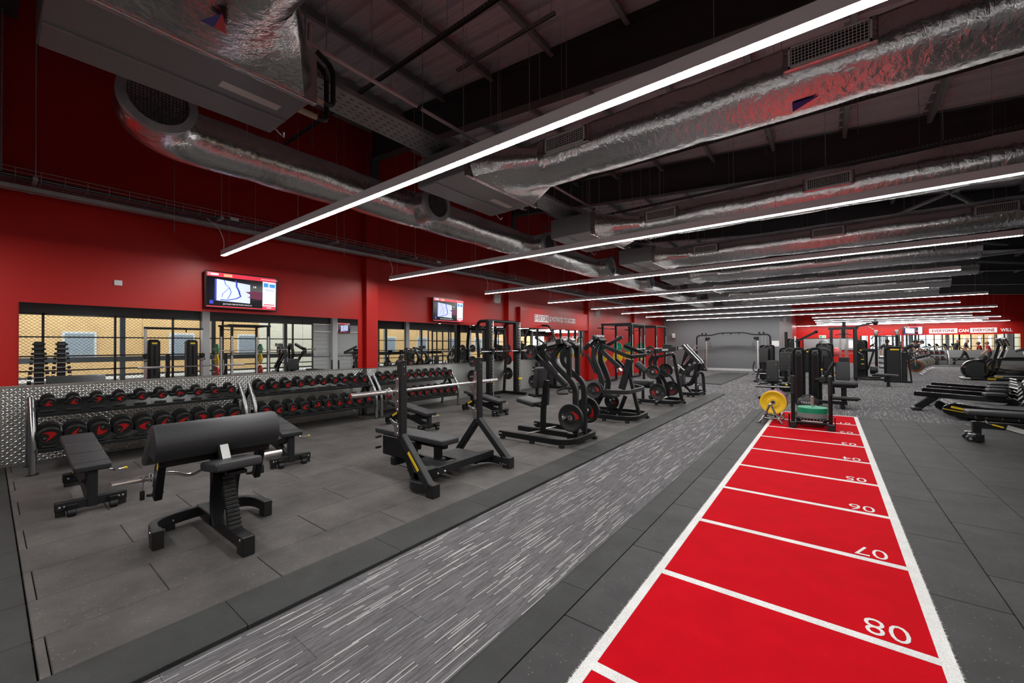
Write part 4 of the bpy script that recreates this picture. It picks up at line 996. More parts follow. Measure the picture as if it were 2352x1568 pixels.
# ---- first plate-loaded press
A = lambda x, y: (1140 + x / 6.03, 780 + y / 6.03)
t = thing('plate_loaded_press', 'plate-loaded press machine with curved black columns nearest the aisle', 'gym machine', (-3.6, 5.62, 0))
base_u(t, -4.23, -2.96, 5.12, 6.12, inner=5.63)
for y, dx in ((5.48, 0), (5.76, 118)):
    c = ysweep(t, 'curved_column', A, y, [(1100 + dx, 1335 - dx * .35), (1100 + dx, 640 - dx * .25), (960 + dx, 490 - dx * .2), (800 + dx, 330 - dx * .15), (800 + dx, 190 - dx * .1), (910 + dx, 70 - dx * .05)], .085, .06, CHAR, .22)
    ysweep(t, 'rear_brace', A, y, [(1005 + dx, 95), (1010 + dx, 540 - dx * .2)], .075, .055, BLACK)
    wpart('pivot_head', MB().bar(onY(*A(900 + dx, 30), y), onY(*A(1010 + dx, 110), y), .09, .12, (0, 1, 0), .012), BLACK, t)
    bolts(t, A, y - .05, [(925 + dx, 75), (985 + dx, 70), (990 + dx, 95)])
    wpart('pivot_cap', MB().cyl(onY(*A(905 + dx, 10), y - .06), onY(*A(905 + dx, 10), y - .06) + Vector((0, .12, 0)), .032, 16, None, .006), GUN, t)
wpart('column_foot', MB().bx(-3.16, -3.02, 5.42, 5.82, .06, .16, .006), BLACK, t)
for y, dx in ((5.36, 0), (5.88, 150)):
    ysweep(t, 'lever_beam', A, y, [(560 + dx, 130 - dx * .05), (900 + dx, 15 - dx * .03)], .085, .05, BLACK)
    ysweep(t, 'press_arm', A, y, [(540 + dx, 215 - dx * .05), (965 + dx, 640 - dx * .1)], .075, .05, CHAR)
    P = onY(*A(1030 + dx, 660 - dx * .1), y); wpart('grip', MB().tube(fillet([P, P + Vector((-.10, -.02, -.01)), P + Vector((-.22, -.03, -.06)), P + Vector((-.20, -.05, -.10)), P + Vector((-.02, -.05, -.09))], .04), .016, 8), RUB, t)
    P = onY(*A(490 + dx, 150 - dx * .05), y); horn(t, P + Vector((0, .08, 0)), (0, -1 if y < 5.6 else 1, 0), .26, .022)
badge(t, A, 5.333, (700, 70), (820, 38))
ysweep(t, 'lever_rod', A, 5.46, [(850, 460), (720, 300)], .022, .022, STEEL)
ysweep(t, 'seat_post', A, 5.62, [(645, 1280), (655, 900), (700, 560)], .085, .06, BLACK, .1)
ysweep(t, 'post_sleeve', A, 5.62, [(680, 900), (690, 660)], .10, .075, GLOSSB)
P = onY(*A(470, 850), 5.62); wpart('seat_pad', MB().pad(P, (.36, .34, .085), Matrix.Rotation(math.radians(10), 3, 'Y'), .035, 4), VINYL, t)
wpart('seat_support', MB().bar(onY(*A(430, 880), 5.62), onY(*A(640, 920), 5.62), .08, .04), BLACK, t)
P = onY(*A(610, 520), 5.62); wpart('back_pad', MB().pad(P, (.085, .30, .34), Matrix.Rotation(math.radians(6), 3, 'Y'), .03, 4), VINYL, t)
for y, q in ((5.40, (450, 1295)), (5.86, (750, 1212))):
    P = onZ(*A(*q), .10); wpart('foot_plate', MB().box((P.x, y, .10), (.17, .19, .012), Matrix.Rotation(math.radians(-14), 3, 'Y'), .004), STEEL, t)
horn(t, (-3.08, 5.45, .43), (0, -1, 0), .27); horn(t, (-3.08, 5.79, .45), (0, 1, 0), .27)
plate((-3.00, 5.27, .43), .205, 'large black plate on the near storage horn of the first press machine', spin=.2)
plate((-3.05, 5.90, .46), .205, 'large black plate on the far storage horn of the first press machine', spin=1.2)
P = onY(*A(480, 170), 5.24); plate(P, .118, 'small black plate on the near lever of the first press machine', spin=2.4)
P = onY(*A(750, 175), 5.95); plate(P, .10, 'small black plate on the far lever of the first press machine')

# ---- second machine: lat pulldown with loop handle frame
B = lambda x, y: (1330 + x / 6.533, 740 + y / 6.533)
t = thing('plate_loaded_pulldown', 'plate-loaded pulldown machine with a wide loop handle frame on top', 'gym machine', (-3.5, 7.97, 0))
base_u(t, -4.10, -2.93, 7.50, 8.44, inner=7.97)
for y, dx in ((7.83, 0), (8.11, 100)):
    ysweep(t, 'curved_column', B, y, [(330 + dx, 1000), (345 + dx, 860), (280 + dx, 690), (215 + dx, 540), (230 + dx, 400), (285 + dx, 300)], .105, .06, CHAR, .2)
    ysweep(t, 'lever_beam', B, y - .08, [(80 + dx, 400 - dx * .3), (250 + dx, 225)], .085, .05, BLACK)
    ysweep(t, 'tie_rod', B, y - .05, [(120 + dx, 480), (250 + dx, 760)], .05, .04, CHAR)
badge(t, B, 7.70, (150, 315), (205, 262))
wpart('pivot_head', MB().bar(onY(*B(240, 220), 7.97), onY(*B(350, 300), 7.97), .34, .13, None, .014), BLACK, t); wpart('pivot_cap', MB().cyl(onY(*B(238, 215), 7.78), onY(*B(238, 215), 7.78) + Vector((0, .38, 0)), .034, 16, None, .006), GUN, t)
bolts(t, B, 7.78, [(215, 355), (235, 378), (285, 295), (235, 300)])
la = [onY(*B(345, 345), 7.75), onY(*B(760, 520), 7.62), onY(*B(1030, 490), 8.25), onY(*B(680, 350), 8.22)]
wpart('loop_handle', MB().rsweep(fillet(la, .10, 5), .035, .075), CHAR, t)
ysweep(t, 'upper_brace', B, 8.2, [(425, 345), (650, 215)], .07, .04, CHAR); ysweep(t, 'upper_brace', B, 8.2, [(560, 560), (700, 700)], .06, .04, BLACK); ysweep(t, 'diagonal_arm', B, 7.9, [(330, 420), (620, 690)], .085, .05, CHAR)
wpart('arm_end', MB().cyl(onY(*B(600, 690), 7.86), onY(*B(640, 740), 7.86), .035, 12, None, .006), STEEL, t)
ysweep(t, 'main_post', B, 7.97, [(760, 555), (700, 800), (640, 1000)], .13, .08, CHAR); ysweep(t, 'main_post_rib', B, 7.99, [(800, 560), (750, 830)], .03, .06, BLACK)
la = [onZ(*B(345, 1040), .60), onZ(*B(720, 1055), .60), onZ(*B(985, 985), .60), onZ(*B(830, 950), .62)]
wpart('knee_rail', MB().rsweep(fillet(la, .12, 5), .045, .075), CHAR, t)
ysweep(t, 'front_leg', B, 7.95, [(770, 830), (830, 1080), (905, 1395)], .065, .06, BLACK, .2)
ysweep(t, 'strut', B, 7.72, [(520, 1150), (415, 1345)], .05, .05, BLACK); ysweep(t, 'strut', B, 8.0, [(700, 1100), (585, 1385)], .075, .05, BLACK)
bolts(t, B, 7.70, [(410, 1330), (440, 1345), (505, 1210), (570, 1385)], .012)
P = onY(*B(460, 1090), 7.97); wpart('seat_pad', MB().pad(P, (.34, .32, .08), None, .03, 4), VINYL, t)
ysweep(t, 'column_base', B, 7.97, [(360, 1000), (250, 1230)], .09, .22, BLACK)
horn(t, onY(*B(150, 1020), 7.62), (0, -1, 0), .14); horn(t, onY(*B(470, 1170), 8.25), (0, 1, 0), .14)
P = onY(*B(225, 1020), 7.52); plate(P, .165, 'black plate on the near side horn of the loop-handled pulldown', spin=.3)
P = P + Vector((.01, .07, 0)); plate(P, .165, 'second black plate behind the near one on the pulldown side horn', spin=2.0)
P = onY(*B(490, 1185), 8.3); plate(P, .165, 'black plate low on the far side of the loop-handled pulldown', spin=.8)

# ---- third machine: plate-loaded press with plate tree
t = thing('plate_loaded_leg_machine', 'third plate-loaded machine with slim front leg and grey pads', 'gym machine', (-3.4, 10.6, 0))
base_u(t, -3.86, -2.90, 10.2, 11.05)
ysweep(t, 'front_leg', B, 10.6, [(1420, 470), (1435, 560), (1490, 860), (1545, 1180)], .08, .06, BLACK, .2)
for y, dx in ((10.35, 0), (10.75, 70)):
    ysweep(t, 'lever_beam', B, y, [(1130 + dx, 440 - dx * .2), (1460 + dx * .5, 395 - dx * .1)], .10, .05, CHAR); ysweep(t, 'lower_beam', B, y, [(1100 + dx, 520), (1430, 475)], .05, .05, BLACK)
    ysweep(t, 'curved_column', B, y + .1, [(1270 + dx, 1110), (1240 + dx, 900), (1090 + dx, 700), (1060 + dx, 580), (1120 + dx, 500)], .09, .06, BLACK, .25)
badge(t, B, 10.315, (1245, 415), (1335, 410))
bolts(t, B, 10.55, [(1445, 400), (1310, 475), (1380, 468), (1405, 460), (1400, 545), (1385, 565)], .014)
wpart('counterweight', MB().bar(onY(*B(1270, 360), 10.9), onY(*B(1400, 370), 10.9), .16, .12), CHAR, t)
wpart('roller_pad', MB().cyl(onY(*B(860, 610), 10.7), onY(*B(1010, 740), 10.7), .085, 20, None, .02), VINYL, t)
P = onY(*B(945, 900), 10.75); wpart('seat_pad', MB().pad(P, (.52, .40, .14), None, .05, 4), VINYL, t)
ysweep(t, 'seat_frame', B, 10.7, [(880, 960), (1090, 970), (1230, 1000)], .06, .06, BLACK); ysweep(t, 'seat_leg', B, 10.7, [(960, 960), (960, 1160)], .06, .06, BLACK)
ysweep(t, 'lower_link', B, 10.6, [(1220, 690), (1390, 820), (1430, 900)], .06, .05, CHAR, .1)
wpart('guide_rail', MB().bar(onZ(*B(1160, 1190), .12), onZ(*B(1320, 1120), .12), .05, .03), STEEL, t)
wpart('plate_tree', MB().bx(-3.42, -3.36, 10.32, 10.40, .1, .82, .006), BLACK, t)
horn(t, onY(*B(1140, 740), 10.4), (0, -1, 0), .2); horn(t, onY(*B(1200, 1040), 10.4), (0, -1, 0), .2); horn(t, onY(*B(1060, 425), 10.4), (0, -1, 0), .25)
plate(onY(*B(1065, 425), 10.28), .118, 'black plate on the upper lever horn of the third machine')
plate(onY(*B(1110, 745), 10.24), .172, 'black plate on the middle horn of the third machine tree', spin=.4)
plate(onY(*B(1180, 1040), 10.24), .205, 'large black plate marked 20 on the low horn of the third machine', spin=3.4)
plate(onY(*B(1300, 720), 10.8), .18, 'black plate behind the tree of the third machine', spin=1.)
plate(onY(*B(1390, 990), 10.85), .19, 'black plate low behind the front leg of the third machine', spin=2.)

# ---- fourth machine
t = thing('plate_loaded_row_machine', 'fourth plate-loaded machine with sloping silver-topped arm', 'gym machine', (-3.3, 12.8, 0))
base_u(t, -3.42, -2.94, 12.35, 13.35)
for y, dx in ((12.6, 0), (13.0, 45)):
    ysweep(t, 'sloping_arm', B, y, [(1550 + dx, 345), (1790 + dx, 605)], .10, .05, CHAR); ysweep(t, 'arm_top', B, y, [(1570 + dx, 335), (1815 + dx, 595)], .03, .06, STEEL)
    ysweep(t, 'lower_arm', B, y, [(1720 + dx, 640), (1540 + dx, 780)], .10, .05, CHAR); ysweep(t, 'rear_post', B, y, [(1770 + dx, 620), (1730 + dx, 800), (1660 + dx, 930), (1530 + dx, 950)], .07, .05, BLACK, .2)
    ysweep(t, 'upper_link', B, y, [(1440, 400), (1570, 380)], .05, .05, STEEL)
    wpart('bearing', MB().cyl(onY(*B(1660 + dx, 640), y - .04), onY(*B(1660 + dx, 640), y + .04), .04, 14, None, .006), GUN, t)
wpart('arch_handle', MB().rsweep(fillet([onY(*B(1755, 1060), 12.7), onY(*B(1755, 780), 12.7), onY(*B(1815, 745), 12.85), onY(*B(1860, 780), 13.05), onY(*B(1880, 1050), 13.05)], .12, 5), .075, .05), CHAR, t)
wpart('cap_plate', MB().box(onY(*B(1795, 610), 12.8), (.22, .36, .03), None, .004), STEEL, t)
ysweep(t, 'seat_tube', B, 12.8, [(1560, 930), (1640, 1000), (1700, 1080)], .06, .06, BLACK); P = onY(*B(1555, 860), 12.8); wpart('seat_pad', MB().pad(P, (.10, .30, .30), None, .03, 3), VINYL, t)
wpart('rubber_loop', MB().tube(fillet([onY(*B(1780, 1030), 12.9), onY(*B(1790, 940), 12.9), onY(*B(1850, 930), 12.95), onY(*B(1870, 1030), 13.0)], .06), .018, 8), RUB, t)
for q in ((1480, 640), (1540, 690)): wpart('chrome_peg', MB().cyl(onY(*B(*q), 13.2), onY(*B(q[0] + 60, q[1] + 40), 13.2), .024, 10), CHROME, t)

# ---- Smith machine against the wall
t = thing('smith_machine', 'black Smith machine with slotted columns in front of the mirror', 'gym machine', (-7.54, 9.33, 0))
for y in (8.70, 9.96):
    c = wpart('column', MB().bx(-7.63, -7.50, y - .075, y + .075, .05, 2.22, .008), BLACK, t)
    for k in range(22): wpart('slot_tooth', MB().bx(-7.50, -7.485, y + .03, y + .055, .30 + k * .085, .325 + k * .085), STEEL, t, c, smooth=0)
    wpart('guide_rod', MB().cyl((-7.43, y + .02, .08), (-7.43, y + .02, 2.2), .0135, 12), CHROME, t)
    wpart('rear_tube', MB().tube(fillet([(-7.56, y, 2.2), (-7.95, y, 2.2), (-8.04, y, 2.0), (-7.96, y, 1.3), (-8.05, y, .05)], .16, 6), .045, 14), BLACK, t)
    wpart('stopper', MB().bx(-7.47, -7.39, y - .05, y + .09, .46, .52, .012), YEL, t, label='yellow rubber stopper')
    wpart('bearing_block', MB().bx(-7.48, -7.40, y - .03, y + .07, 1.25, 1.42, .01), BLACK, t)
    wpart('floor_tube', MB().rsweep([(-8.1, y, .05), (-7.2, y, .05)], .07, .08), BLACK, t)
    for z in (1.42, 1.05, .62): wpart('plate_peg', MB().cyl((-8.0, y - .05, z), (-8.0, y - .30 if y < 9 else y + .22, z), .022, 10), CHROME, t)
wpart('top_tube', MB().cyl((-7.56, 8.62, 2.2), (-7.56, 10.08, 2.2), .045, 16, None, .01), CHAR, t); wpart('rear_top_tube', MB().cyl((-8.02, 8.7, 2.0), (-8.02, 9.96, 2.0), .035, 12), BLACK, t)
wpart('rear_floor_tube', MB().bx(-8.14, -8.06, 8.7, 9.96, .01, .09), BLACK, t)
bar = wpart('smith_bar', MB().cyl((-7.44, 8.35, 1.335), (-7.44, 10.3, 1.335), .0135, 12), CHROME, t); wpart('bar_grip', MB().cyl((-7.44, 9.15, 1.335), (-7.44, 9.55, 1.335), .022, 12, None, .004), RUB, t, bar)
for s, y in ((-1, 8.5), (1, 10.15)): wpart('bar_sleeve', MB().cyl((-7.44, y, 1.335), (-7.44, y + s * .28, 1.335), .025, 14), CHROME, t, bar)
for k, (y, nm) in enumerate(((8.48, 'left'), (10.10, 'right'))):
    for j, (z, r) in enumerate(((1.42, .11), (1.05, .155), (.62, .19))):
        plate((-8.0, y, z), r, 'black plate on the %s peg of the Smith machine, %s-hand column' % (('top', 'middle', 'lowest')[j], nm), spin=k + j)
# free-standing plate tree to the right of it
t = thing('plate_tree', 'black plate tree between the Smith machine and the press machine', 'plate tree', (-6.75, 9.9, 0))
wpart('post', MB().bx(-6.79, -6.71, 9.86, 9.94, .04, 1.0, .006), BLACK, t); wpart('foot', MB().bx(-7.05, -6.45, 9.86, 9.94, 0, .06, .006), BLACK, t); wpart('foot', MB().bx(-6.79, -6.71, 9.6, 10.2, 0, .06, .006), BLACK, t)
for z in (.45, .80): wpart('peg', MB().cyl((-6.75, 9.62, z), (-6.75, 10.18, z), .024, 12), CHROME, t)
plate((-6.75, 9.74, .45), .19, 'black plate on the low near peg of the plate tree'); plate((-6.75, 10.05, .45), .19, 'black plate on the low far peg of the plate tree'); plate((-6.75, 9.76, .80), .08, 'tiny black plate on the upper near peg of the plate tree')
# cable/abdominal machine against the wall with tall triangular frame (behind the press)
C = lambda x, y: (1180 + x / 6.03, 660 + y / 6.03)
t = thing('tubular_wall_machine', 'machine with tall tubular triangular frame by the sign', 'gym machine', (-7.5, 12.2, 0))
ysw = lambda name, y, pts, r, m=BLACK, f=.1: wpart(name, MB().tube(fillet([onY(*C(*q), y) for q in pts], f, 5), r, 10), m, t)
ysw('triangle_frame', 12.2, [(360, 790), (235, 540), (260, 520), (490, 530), (580, 720)], .035); ysw('brace', 12.0, [(90, 850), (215, 560)], .03); ysw('brace', 12.0, [(140, 700), (230, 790), (330, 700)], .03)
wpart('frame_post', MB().bx(-7.6, -7.5, 12.15, 12.25, .05, 1.35, .006), BLACK, t); wpart('floor_frame', MB().bx(-8.0, -6.6, 12.1, 12.3, 0, .09, .006), BLACK, t); wpart('seat_pad', MB().pad((-6.9, 12.2, .5), (.4, .32, .08), None, .03), VINYL, t); wpart('seat_post', MB().bx(-6.95, -6.85, 12.15, 12.25, .08, .46), BLACK, t)
wpart('weight_tower', MB().bx(-8.0, -7.72, 11.9, 12.5, .09, 1.5, .03), BLACK, t)

# ------------------------------------------------------------------ power racks with bumper plates
def make_bumper(m, nm):
    return make_plate(m, nm, False, .225, .055)
BUMP = {k: make_bumper(m, k + '_bumper_plate') for k, m in (('green', GREENP), ('yellow', YELP), ('blue', BLUEP), ('red', REDP), ('grey', GREYP))}
bused = set()
def bumper(col, c, label, axis='y', r=.225, rot=None):
    if col not in bused: bused.add(col); o = BUMP[col]
    else: o = dup(BUMP[col])
    o.location = c; s = r / .225; o.scale = (s, s, s); o.rotation_euler = rot if rot else (0, 0, PI / 2 if axis == 'x' else 0)
    tag(o, label, 'bumper plate', col + ' bumper plates'); return o
HOLE = mat('laser_cut_strip', (.55, .56, .57), .45)
def make_power_rack():
    t = link('power_rack', None); W, D, Ht = .60, .65, 2.34
    for sx in (-1, 1):
        for sy in (-1, 1):
            p = part('post', MB().bx(sx * W - .04, sx * W + .04, sy * D - .04, sy * D + .04, .02, Ht, .005), BLACK, t)
            st = part('hole_strip', MB().bx(sx * W - .043, sx * W + .043, sy * D - .03, sy * D + .03, .35, 1.92, .002), HOLE, p, smooth=0)
            hs = MB()
            for k in range(26): hs.bx(sx * W - .0445, sx * W + .0445, sy * D - .012, sy * D + .012, .40 + k * .058, .425 + k * .058)
            part('holes', hs, GLOSSB, st, smooth=0)
    for sx in (-1, 1): part('top_beam', MB().bx(sx * W - .035, sx * W + .035, -D - .10, D + .10, Ht - .02, Ht + .05, .006), BLACK, t); part('floor_beam', MB().bx(sx * W - .04, sx * W + .04, -D, D, 0, .08, .006), BLACK, t)
    for sy in (-1, 1): part('top_rail', MB().bx(-W, W, sy * D - .035, sy * D + .035, Ht - .02, Ht + .05, .006), BLACK, t)
    part('pull_up_bar', MB().tube(fillet([(-W, -D, Ht - .12), (-W - .25, -D, Ht - .12), (-W - .25, D, Ht - .12), (-W, D, Ht - .12)], .08), .018, 10), BLACK, t)
    for sy in (-1, 1):
        part('bar_hook', MB().bx(W + .02, W + .12, sy * D - .03, sy * D + .03, 1.20, 1.34, .006), STEEL, t)
        for z in (1.42, 1.0, .50): part('storage_peg', MB().cyl((-W, sy * (D + .03), z), (-W, sy * (D + .28), z), .025, 12), CHROME, t)
    return t
pr = make_power_rack(); pr.location = (-6.6, 15.95, 0); tag(pr, 'black power rack with silver hole strips, the nearer of two', 'power rack', 'power racks')
dup(pr, (-6.6, 18.75, 0), None, 'black power rack with silver hole strips, the farther of two')
for k, yc in enumerate((15.95, 18.75)):
    nm = ('nearer', 'farther')[k]
    b = dup(bar0, (-5.92, yc, 1.36), None, 'chrome barbell racked on the %s power rack' % nm)
    for s in (-1, 1):
        sd = 'near' if s < 0 else 'far'
        for z, col in ((1.42, 'green'), (1.0, 'yellow'), (.50, 'red')):
            bumper(col, (-7.2, yc + s * .80, z), '%s bumper plate on the %s side pegs of the %s power rack' % (col, sd, nm), r=(.225 if z < 1.3 else .21))
    bumper('blue', (-7.2, yc - .88, .50), 'blue bumper plate in front of the red one on the %s power rack' % nm)
t = thing('barbell_holder', 'rack of short chrome bars standing behind the power racks', 'bar holder', (-5.2, 20.6, 0))
part('stand', MB().bar((-.3, 0, .05), (.05, 0, 1.3), .5, .06), BLACK, t); part('foot', MB().bx(-.45, .35, -.3, .3, 0, .06, .006), BLACK, t)
for k in range(4): part('bar', MB().cyl((-.28 + k * .02, -.2 + k * .13, .55 + k * .0), (.30, -.2 + k * .13, 1.5 - .2 * (k % 2)), .022, 10), CHROME, t)

# ------------------------------------------------------------------ cable crossover by the grey partition
t = thing('cable_crossover', 'wide cable crossover frame standing against the grey partition', 'gym machine', (-4.25, 25.5, 0))
for s, x in ((-1, -5.53), (1, -2.98)):
    xo = x + s * .56
    wpart('chrome_column', MB().bx(x - .035, x + .035, 25.42, 25.50, .05, 1.78, .006), CHROME, t); wpart('pulley_block', MB().bx(x - .055, x + .055, 25.38, 25.5, 1.72, 1.92, .01), BLACK, t)
    wpart('outer_tube', MB().tube(fillet([(xo, 25.6, .03), (xo, 25.6, 2.05), (x, 25.6, 2.05)], .2, 6), .04, 12), BLACK, t)
    wpart('weight_stack', MB().bx(xo - s * .30 - .10, xo - s * .30 + .10, 25.5, 25.68, .08, .62, .004), BLACKST, t)
    for d_ in (-.07, .07): wpart('stack_rod', MB().cyl((xo - s * .30 + d_, 25.6, .1), (xo - s * .30 + d_, 25.6, 2.0), .008, 6), STEEL, t)
    wpart('foot', MB().bar((xo, 25.6, .05), (x, 25.45, .05), .08, .09), BLACK, t); wpart('diagonal', MB().bar((x + s * .04, 25.5, .1), (xo, 25.6, .7), .04, .04), BLACK, t)
    wpart('cable', MB().tube(fillet([(x - s * .10, 25.42, 1.78), (x + s * .12, 25.45, .9), (x + s * .05, 25.45, .4), (x - s * .06, 25.45, .28)], .2), .008, 6), CABLE, t)
    wpart('pulley', MB().cyl((x - s * .12, 25.38, 1.85), (x - s * .12, 25.46, 1.85), .075, 16), BLACK, t)
    for d_ in (.06, .26): wpart('top_pulley', MB().cyl((x + s * d_, 25.57, 2.14), (x + s * d_, 25.63, 2.14), .05, 14), BLACK, t)
    hd = [(x - s * .20, 25.4, 1.62), (x - s * .28, 25.4, 1.36), (x - s * .13, 25.4, 1.36)]; wpart('strap_handle', MB().tube([Vector(p) for p in hd], .011, 6, True), CABLE, t); wpart('handle_cable', MB().tube([(x - s * .12, 25.42, 1.8), hd[0]], .005, 5), CABLE, t)
wpart('top_beam', MB().tube(fillet([(-5.53, 25.6, 2.05), (-5.3, 25.6, 2.05), (-4.85, 25.6, 2.17), (-3.65, 25.6, 2.17), (-3.2, 25.6, 2.05), (-2.98, 25.6, 2.05)], .2), .035, 10), BLACK, t)
for x in (-4.7, -4.3, -3.9): wpart('grip_lug', MB().box((x, 25.6, 2.12), (.06, .06, .08), None, .01), BLACK, t)

# ------------------------------------------------------------------ bumper stand, sled, sandbag on the track
K = lambda x, y: (1700 + x / 7.127, 780 + y / 7.127)
t = thing('bumper_stand', 'low toaster stand holding coloured bumper plates beside the track', 'plate stand', (-.87, 9.45, 0))
for y, h in ((9.10, .28), (9.62, .28)):
    wpart('hoop', MB().tube(fillet([(-1.05, y - .02, .02), (-.96, y, .14), (-.87, y + .01, h + .12), (-.78, y, .14), (-.69, y - .02, .02)], .08, 5), .018, 10), GUN, t)
    for x in (-1.06, -.68): wpart('foot_pad', MB().lathe([(.04, 0), (.04, .008), (.02, .014)], (x, y - .02, 0), (0, 0, 1), 12), BLACK, t)
for x in (-.99, -.75): wpart('floor_rail', MB().bx(x - .025, x + .025, 9.08, 10.1, .06, .12, .006), GUN, t)
wpart('cross_tube', MB().cyl((-1.0, 9.10, .10), (-.74, 9.10, .10), .02, 10), GUN, t); wpart('cross_plate', MB().bx(-.98, -.76, 9.085, 9.10, .10, .17, .004), BLACK, t)
put_text('maker_mark', 'TIGUAR', .035, WPRINT, t, Vector((-.87, 9.083, .137)) - t.location, (1, 0, 0), (0, 0, 1), .0006)
wpart('rear_hoop', MB().tube(fillet([(-1.02, 10.1, .02), (-.87, 10.1, .30), (-.72, 10.1, .02)], .08, 5), .018, 10), GUN, t)
bumper('yellow', (-.855, 9.42, .36), 'yellow bumper plate standing at the front of the low stand')
bumper('blue', (-.855, 9.53, .36), 'blue bumper plate standing between yellow and red on the low stand')
bumper('red', (-.855, 9.64, .36), 'red bumper plate standing behind the blue one on the low stand')
t = thing('push_sled', 'black push sled with two tall poles on the red track', 'sled', (-.235, 9.0, 0))
for x in (-.505, .025):
    wpart('runner', MB().rsweep(fillet([(x, 8.80, .05), (x, 9.45, .05), (x, 9.62, .16)], .1), .06, .07), BLACK, t)
    p = wpart('pole', MB().cyl((x, 8.86, .03), (x, 8.86, .60), .030, 14), BLACK, t); wpart('pole_grip', MB().cyl((x, 8.86, .60), (x, 8.86, .935), .034, 14, None, .008), RUB, t, p)
    wpart('pole_socket', MB().bx(x - .05, x + .05, 8.78, 8.94, .02, .12, .008), CHAR, t)
    wpart('side_guard', MB().tube([(x + (.06 if x > -.2 else -.06), 8.80, .02), (x + (.06 if x > -.2 else -.06), 8.80, .24), (x + (.06 if x > -.2 else -.06), 8.98, .24), (x + (.06 if x > -.2 else -.06), 8.98, .02)], .007, 6), BLACK, t)
    wpart('gusset', MB().bar((x + (.12 if x < -.2 else -.12), 9.05, .05), (x + (.04 if x < -.2 else -.04), 9.05, .17), .06, .05), CHAR, t)
wpart('deck', MB().bx(-.46, -.02, 8.98, 9.45, .13, .17, .006), BLACK, t); wpart('cross_bar', MB().cyl((-.50, 8.92, .10), (.02, 8.92, .10), .025, 12), BLACK, t); wpart('front_bar', MB().cyl((-.50, 9.45, .10), (.02, 9.45, .10), .025, 12), BLACK, t)
for k in range(8): wpart('deck_bolt', MB().lathe([(.007, 0), (0, .004)], (-.40 + k * .047, 8.978, .15), (0, -1, 0), 6), CHROME, t)
wpart('loading_horn', MB().cyl((-.235, 9.2, .15), (-.235, 9.2, .545), .025, 16, None, .003), CHROME, t)
FL = (PI / 2, 0, 0)
bumper('grey', (-.235, 9.2, .195), 'grey bumper plate lying lowest on the push sled', rot=FL); bumper('grey', (-.235, 9.2, .235), 'grey bumper plate lying second on the push sled', rot=FL)
bumper('green', (-.235, 9.2, .28), 'green bumper plate lying on the grey plates of the push sled', rot=FL); bumper('green', (-.235, 9.2, .325), 'top green bumper plate lying on the push sled', rot=FL)
BUMP['grey']['group'] = 'grey bumper plates'
t = thing('sandbag', 'black sandbag with white lettering behind the push sled', 'sandbag', (-.37, 11.5, 0))
m2 = MB().lathe([(.0, .0), (.17, .0), (.21, .06), (.205, .20), (.17, .28), (.10, .31), (0, .315)], (0, 0, 0), (0, 0, 1), 24); part('bag', m2, RUB, t, smooth=60)
part('carry_strap', MB().tube(fillet([(-.15, -.06, .27), (-.05, -.06, .36), (.08, -.06, .36), (.16, -.05, .27)], .06), .016, 8), CABLE, t); part('seam', MB().lathe([(.2125, .10), (.216, .105), (.2125, .11)], (0, 0, 0), (0, 0, 1), 24, False), CABLE, t)
put_text('lettering', 'TIGUAR', .065, WPRINT, t, (-.01, -.206, .205), (1, 0, 0), (0, .12, 1), .001); put_text('lettering', '15', .05, WPRINT, t, (.14, -.155, .15), (1, .7, 0), (0, .1, 1), .001)

# ------------------------------------------------------------------ selectorised machines around the cable tower
def stack_tower(root, x, y, w=.22, d=.30, h=1.41, name='weight_tower'):
    o = wpart(name, MB().bx(x - w / 2, x + w / 2, y - d / 2, y + d / 2, .02, h, .05), CHAR, root)
    wpart('tower_slot', MB().bx(x - w * .22, x + w * .22, y - d / 2 - .004, y - d / 2 + .01, .15, h - .16, .004), GLOSSB, root, o); wpart('tower_edge', MB().tube(fillet([(x - w / 2 - .005, y - d / 2 + .03, .05), (x - w / 2 - .005, y - d / 2 + .03, h + .01), (x + w / 2 + .005, y - d / 2 + .03, h + .01), (x + w / 2 + .005, y - d / 2 + .03, .05)], .10, 5), .018, 8), BLACK, root, o)
    wpart('tower_cap', MB().tube(arc((x, y - d / 2 - .003, h - .12), w * .26, 0, PI, 8, (1, 0, 0), (0, 0, 1)), .010, 6), GUN, root, o); return o
t = thing('leg_extension_machine', 'seated leg machine with twin weight towers and black rollers behind the sled', 'gym machine', (.05, 12.5, 0))
stack_tower(t, -.575, 12.5); stack_tower(t, -.25, 12.55)
wpart('big_pad', MB().pad((.272, 12.55, .87), (.27, .08, .44), Matrix.Rotation(math.radians(-8), 3, 'X'), .02), VINYL, t)
wpart('thigh_roller', MB().cyl((.05, 12.3, .575), (.54, 12.3, .575), .062, 18, None, .012), RUB, t); wpart('ankle_roller', MB().cyl((.05, 12.2, .255), (.54, 12.2, .255), .048, 18, None, .012), RUB, t); wpart('roller_cap', MB().cyl((.54, 12.2, .255), (.58, 12.2, .255), .02, 10), BLACK, t)
wpart('lever_arm', MB().bar((-.06, 12.35, .72), (.12, 12.40, 1.08), .07, .07), BLACK, t); wpart('lever_disc', MB().cyl((-.12, 12.30, .66), (-.12, 12.38, .66), .075, 20, None, .006), CHAR, t); wpart('lever_shaft', MB().cyl((-.25, 12.34, .66), (-.12, 12.34, .66), .035, 12), BLACK, t)
wpart('selector_pin', MB().cyl((-.12, 12.33, .74), (-.12, 12.33, .90), .008, 6), STEEL, t); wpart('pin_knob', MB().sphere((-.12, 12.33, .905), .022, 8, 6), YEL, t)
wpart('seat_pad', MB().pad((.30, 12.75, .52), (.42, .42, .10), None, .03), VINYL, t); wpart('seat_stem', MB().bx(.24, .34, 12.45, 12.65, .08, .50, .006), BLACK, t)
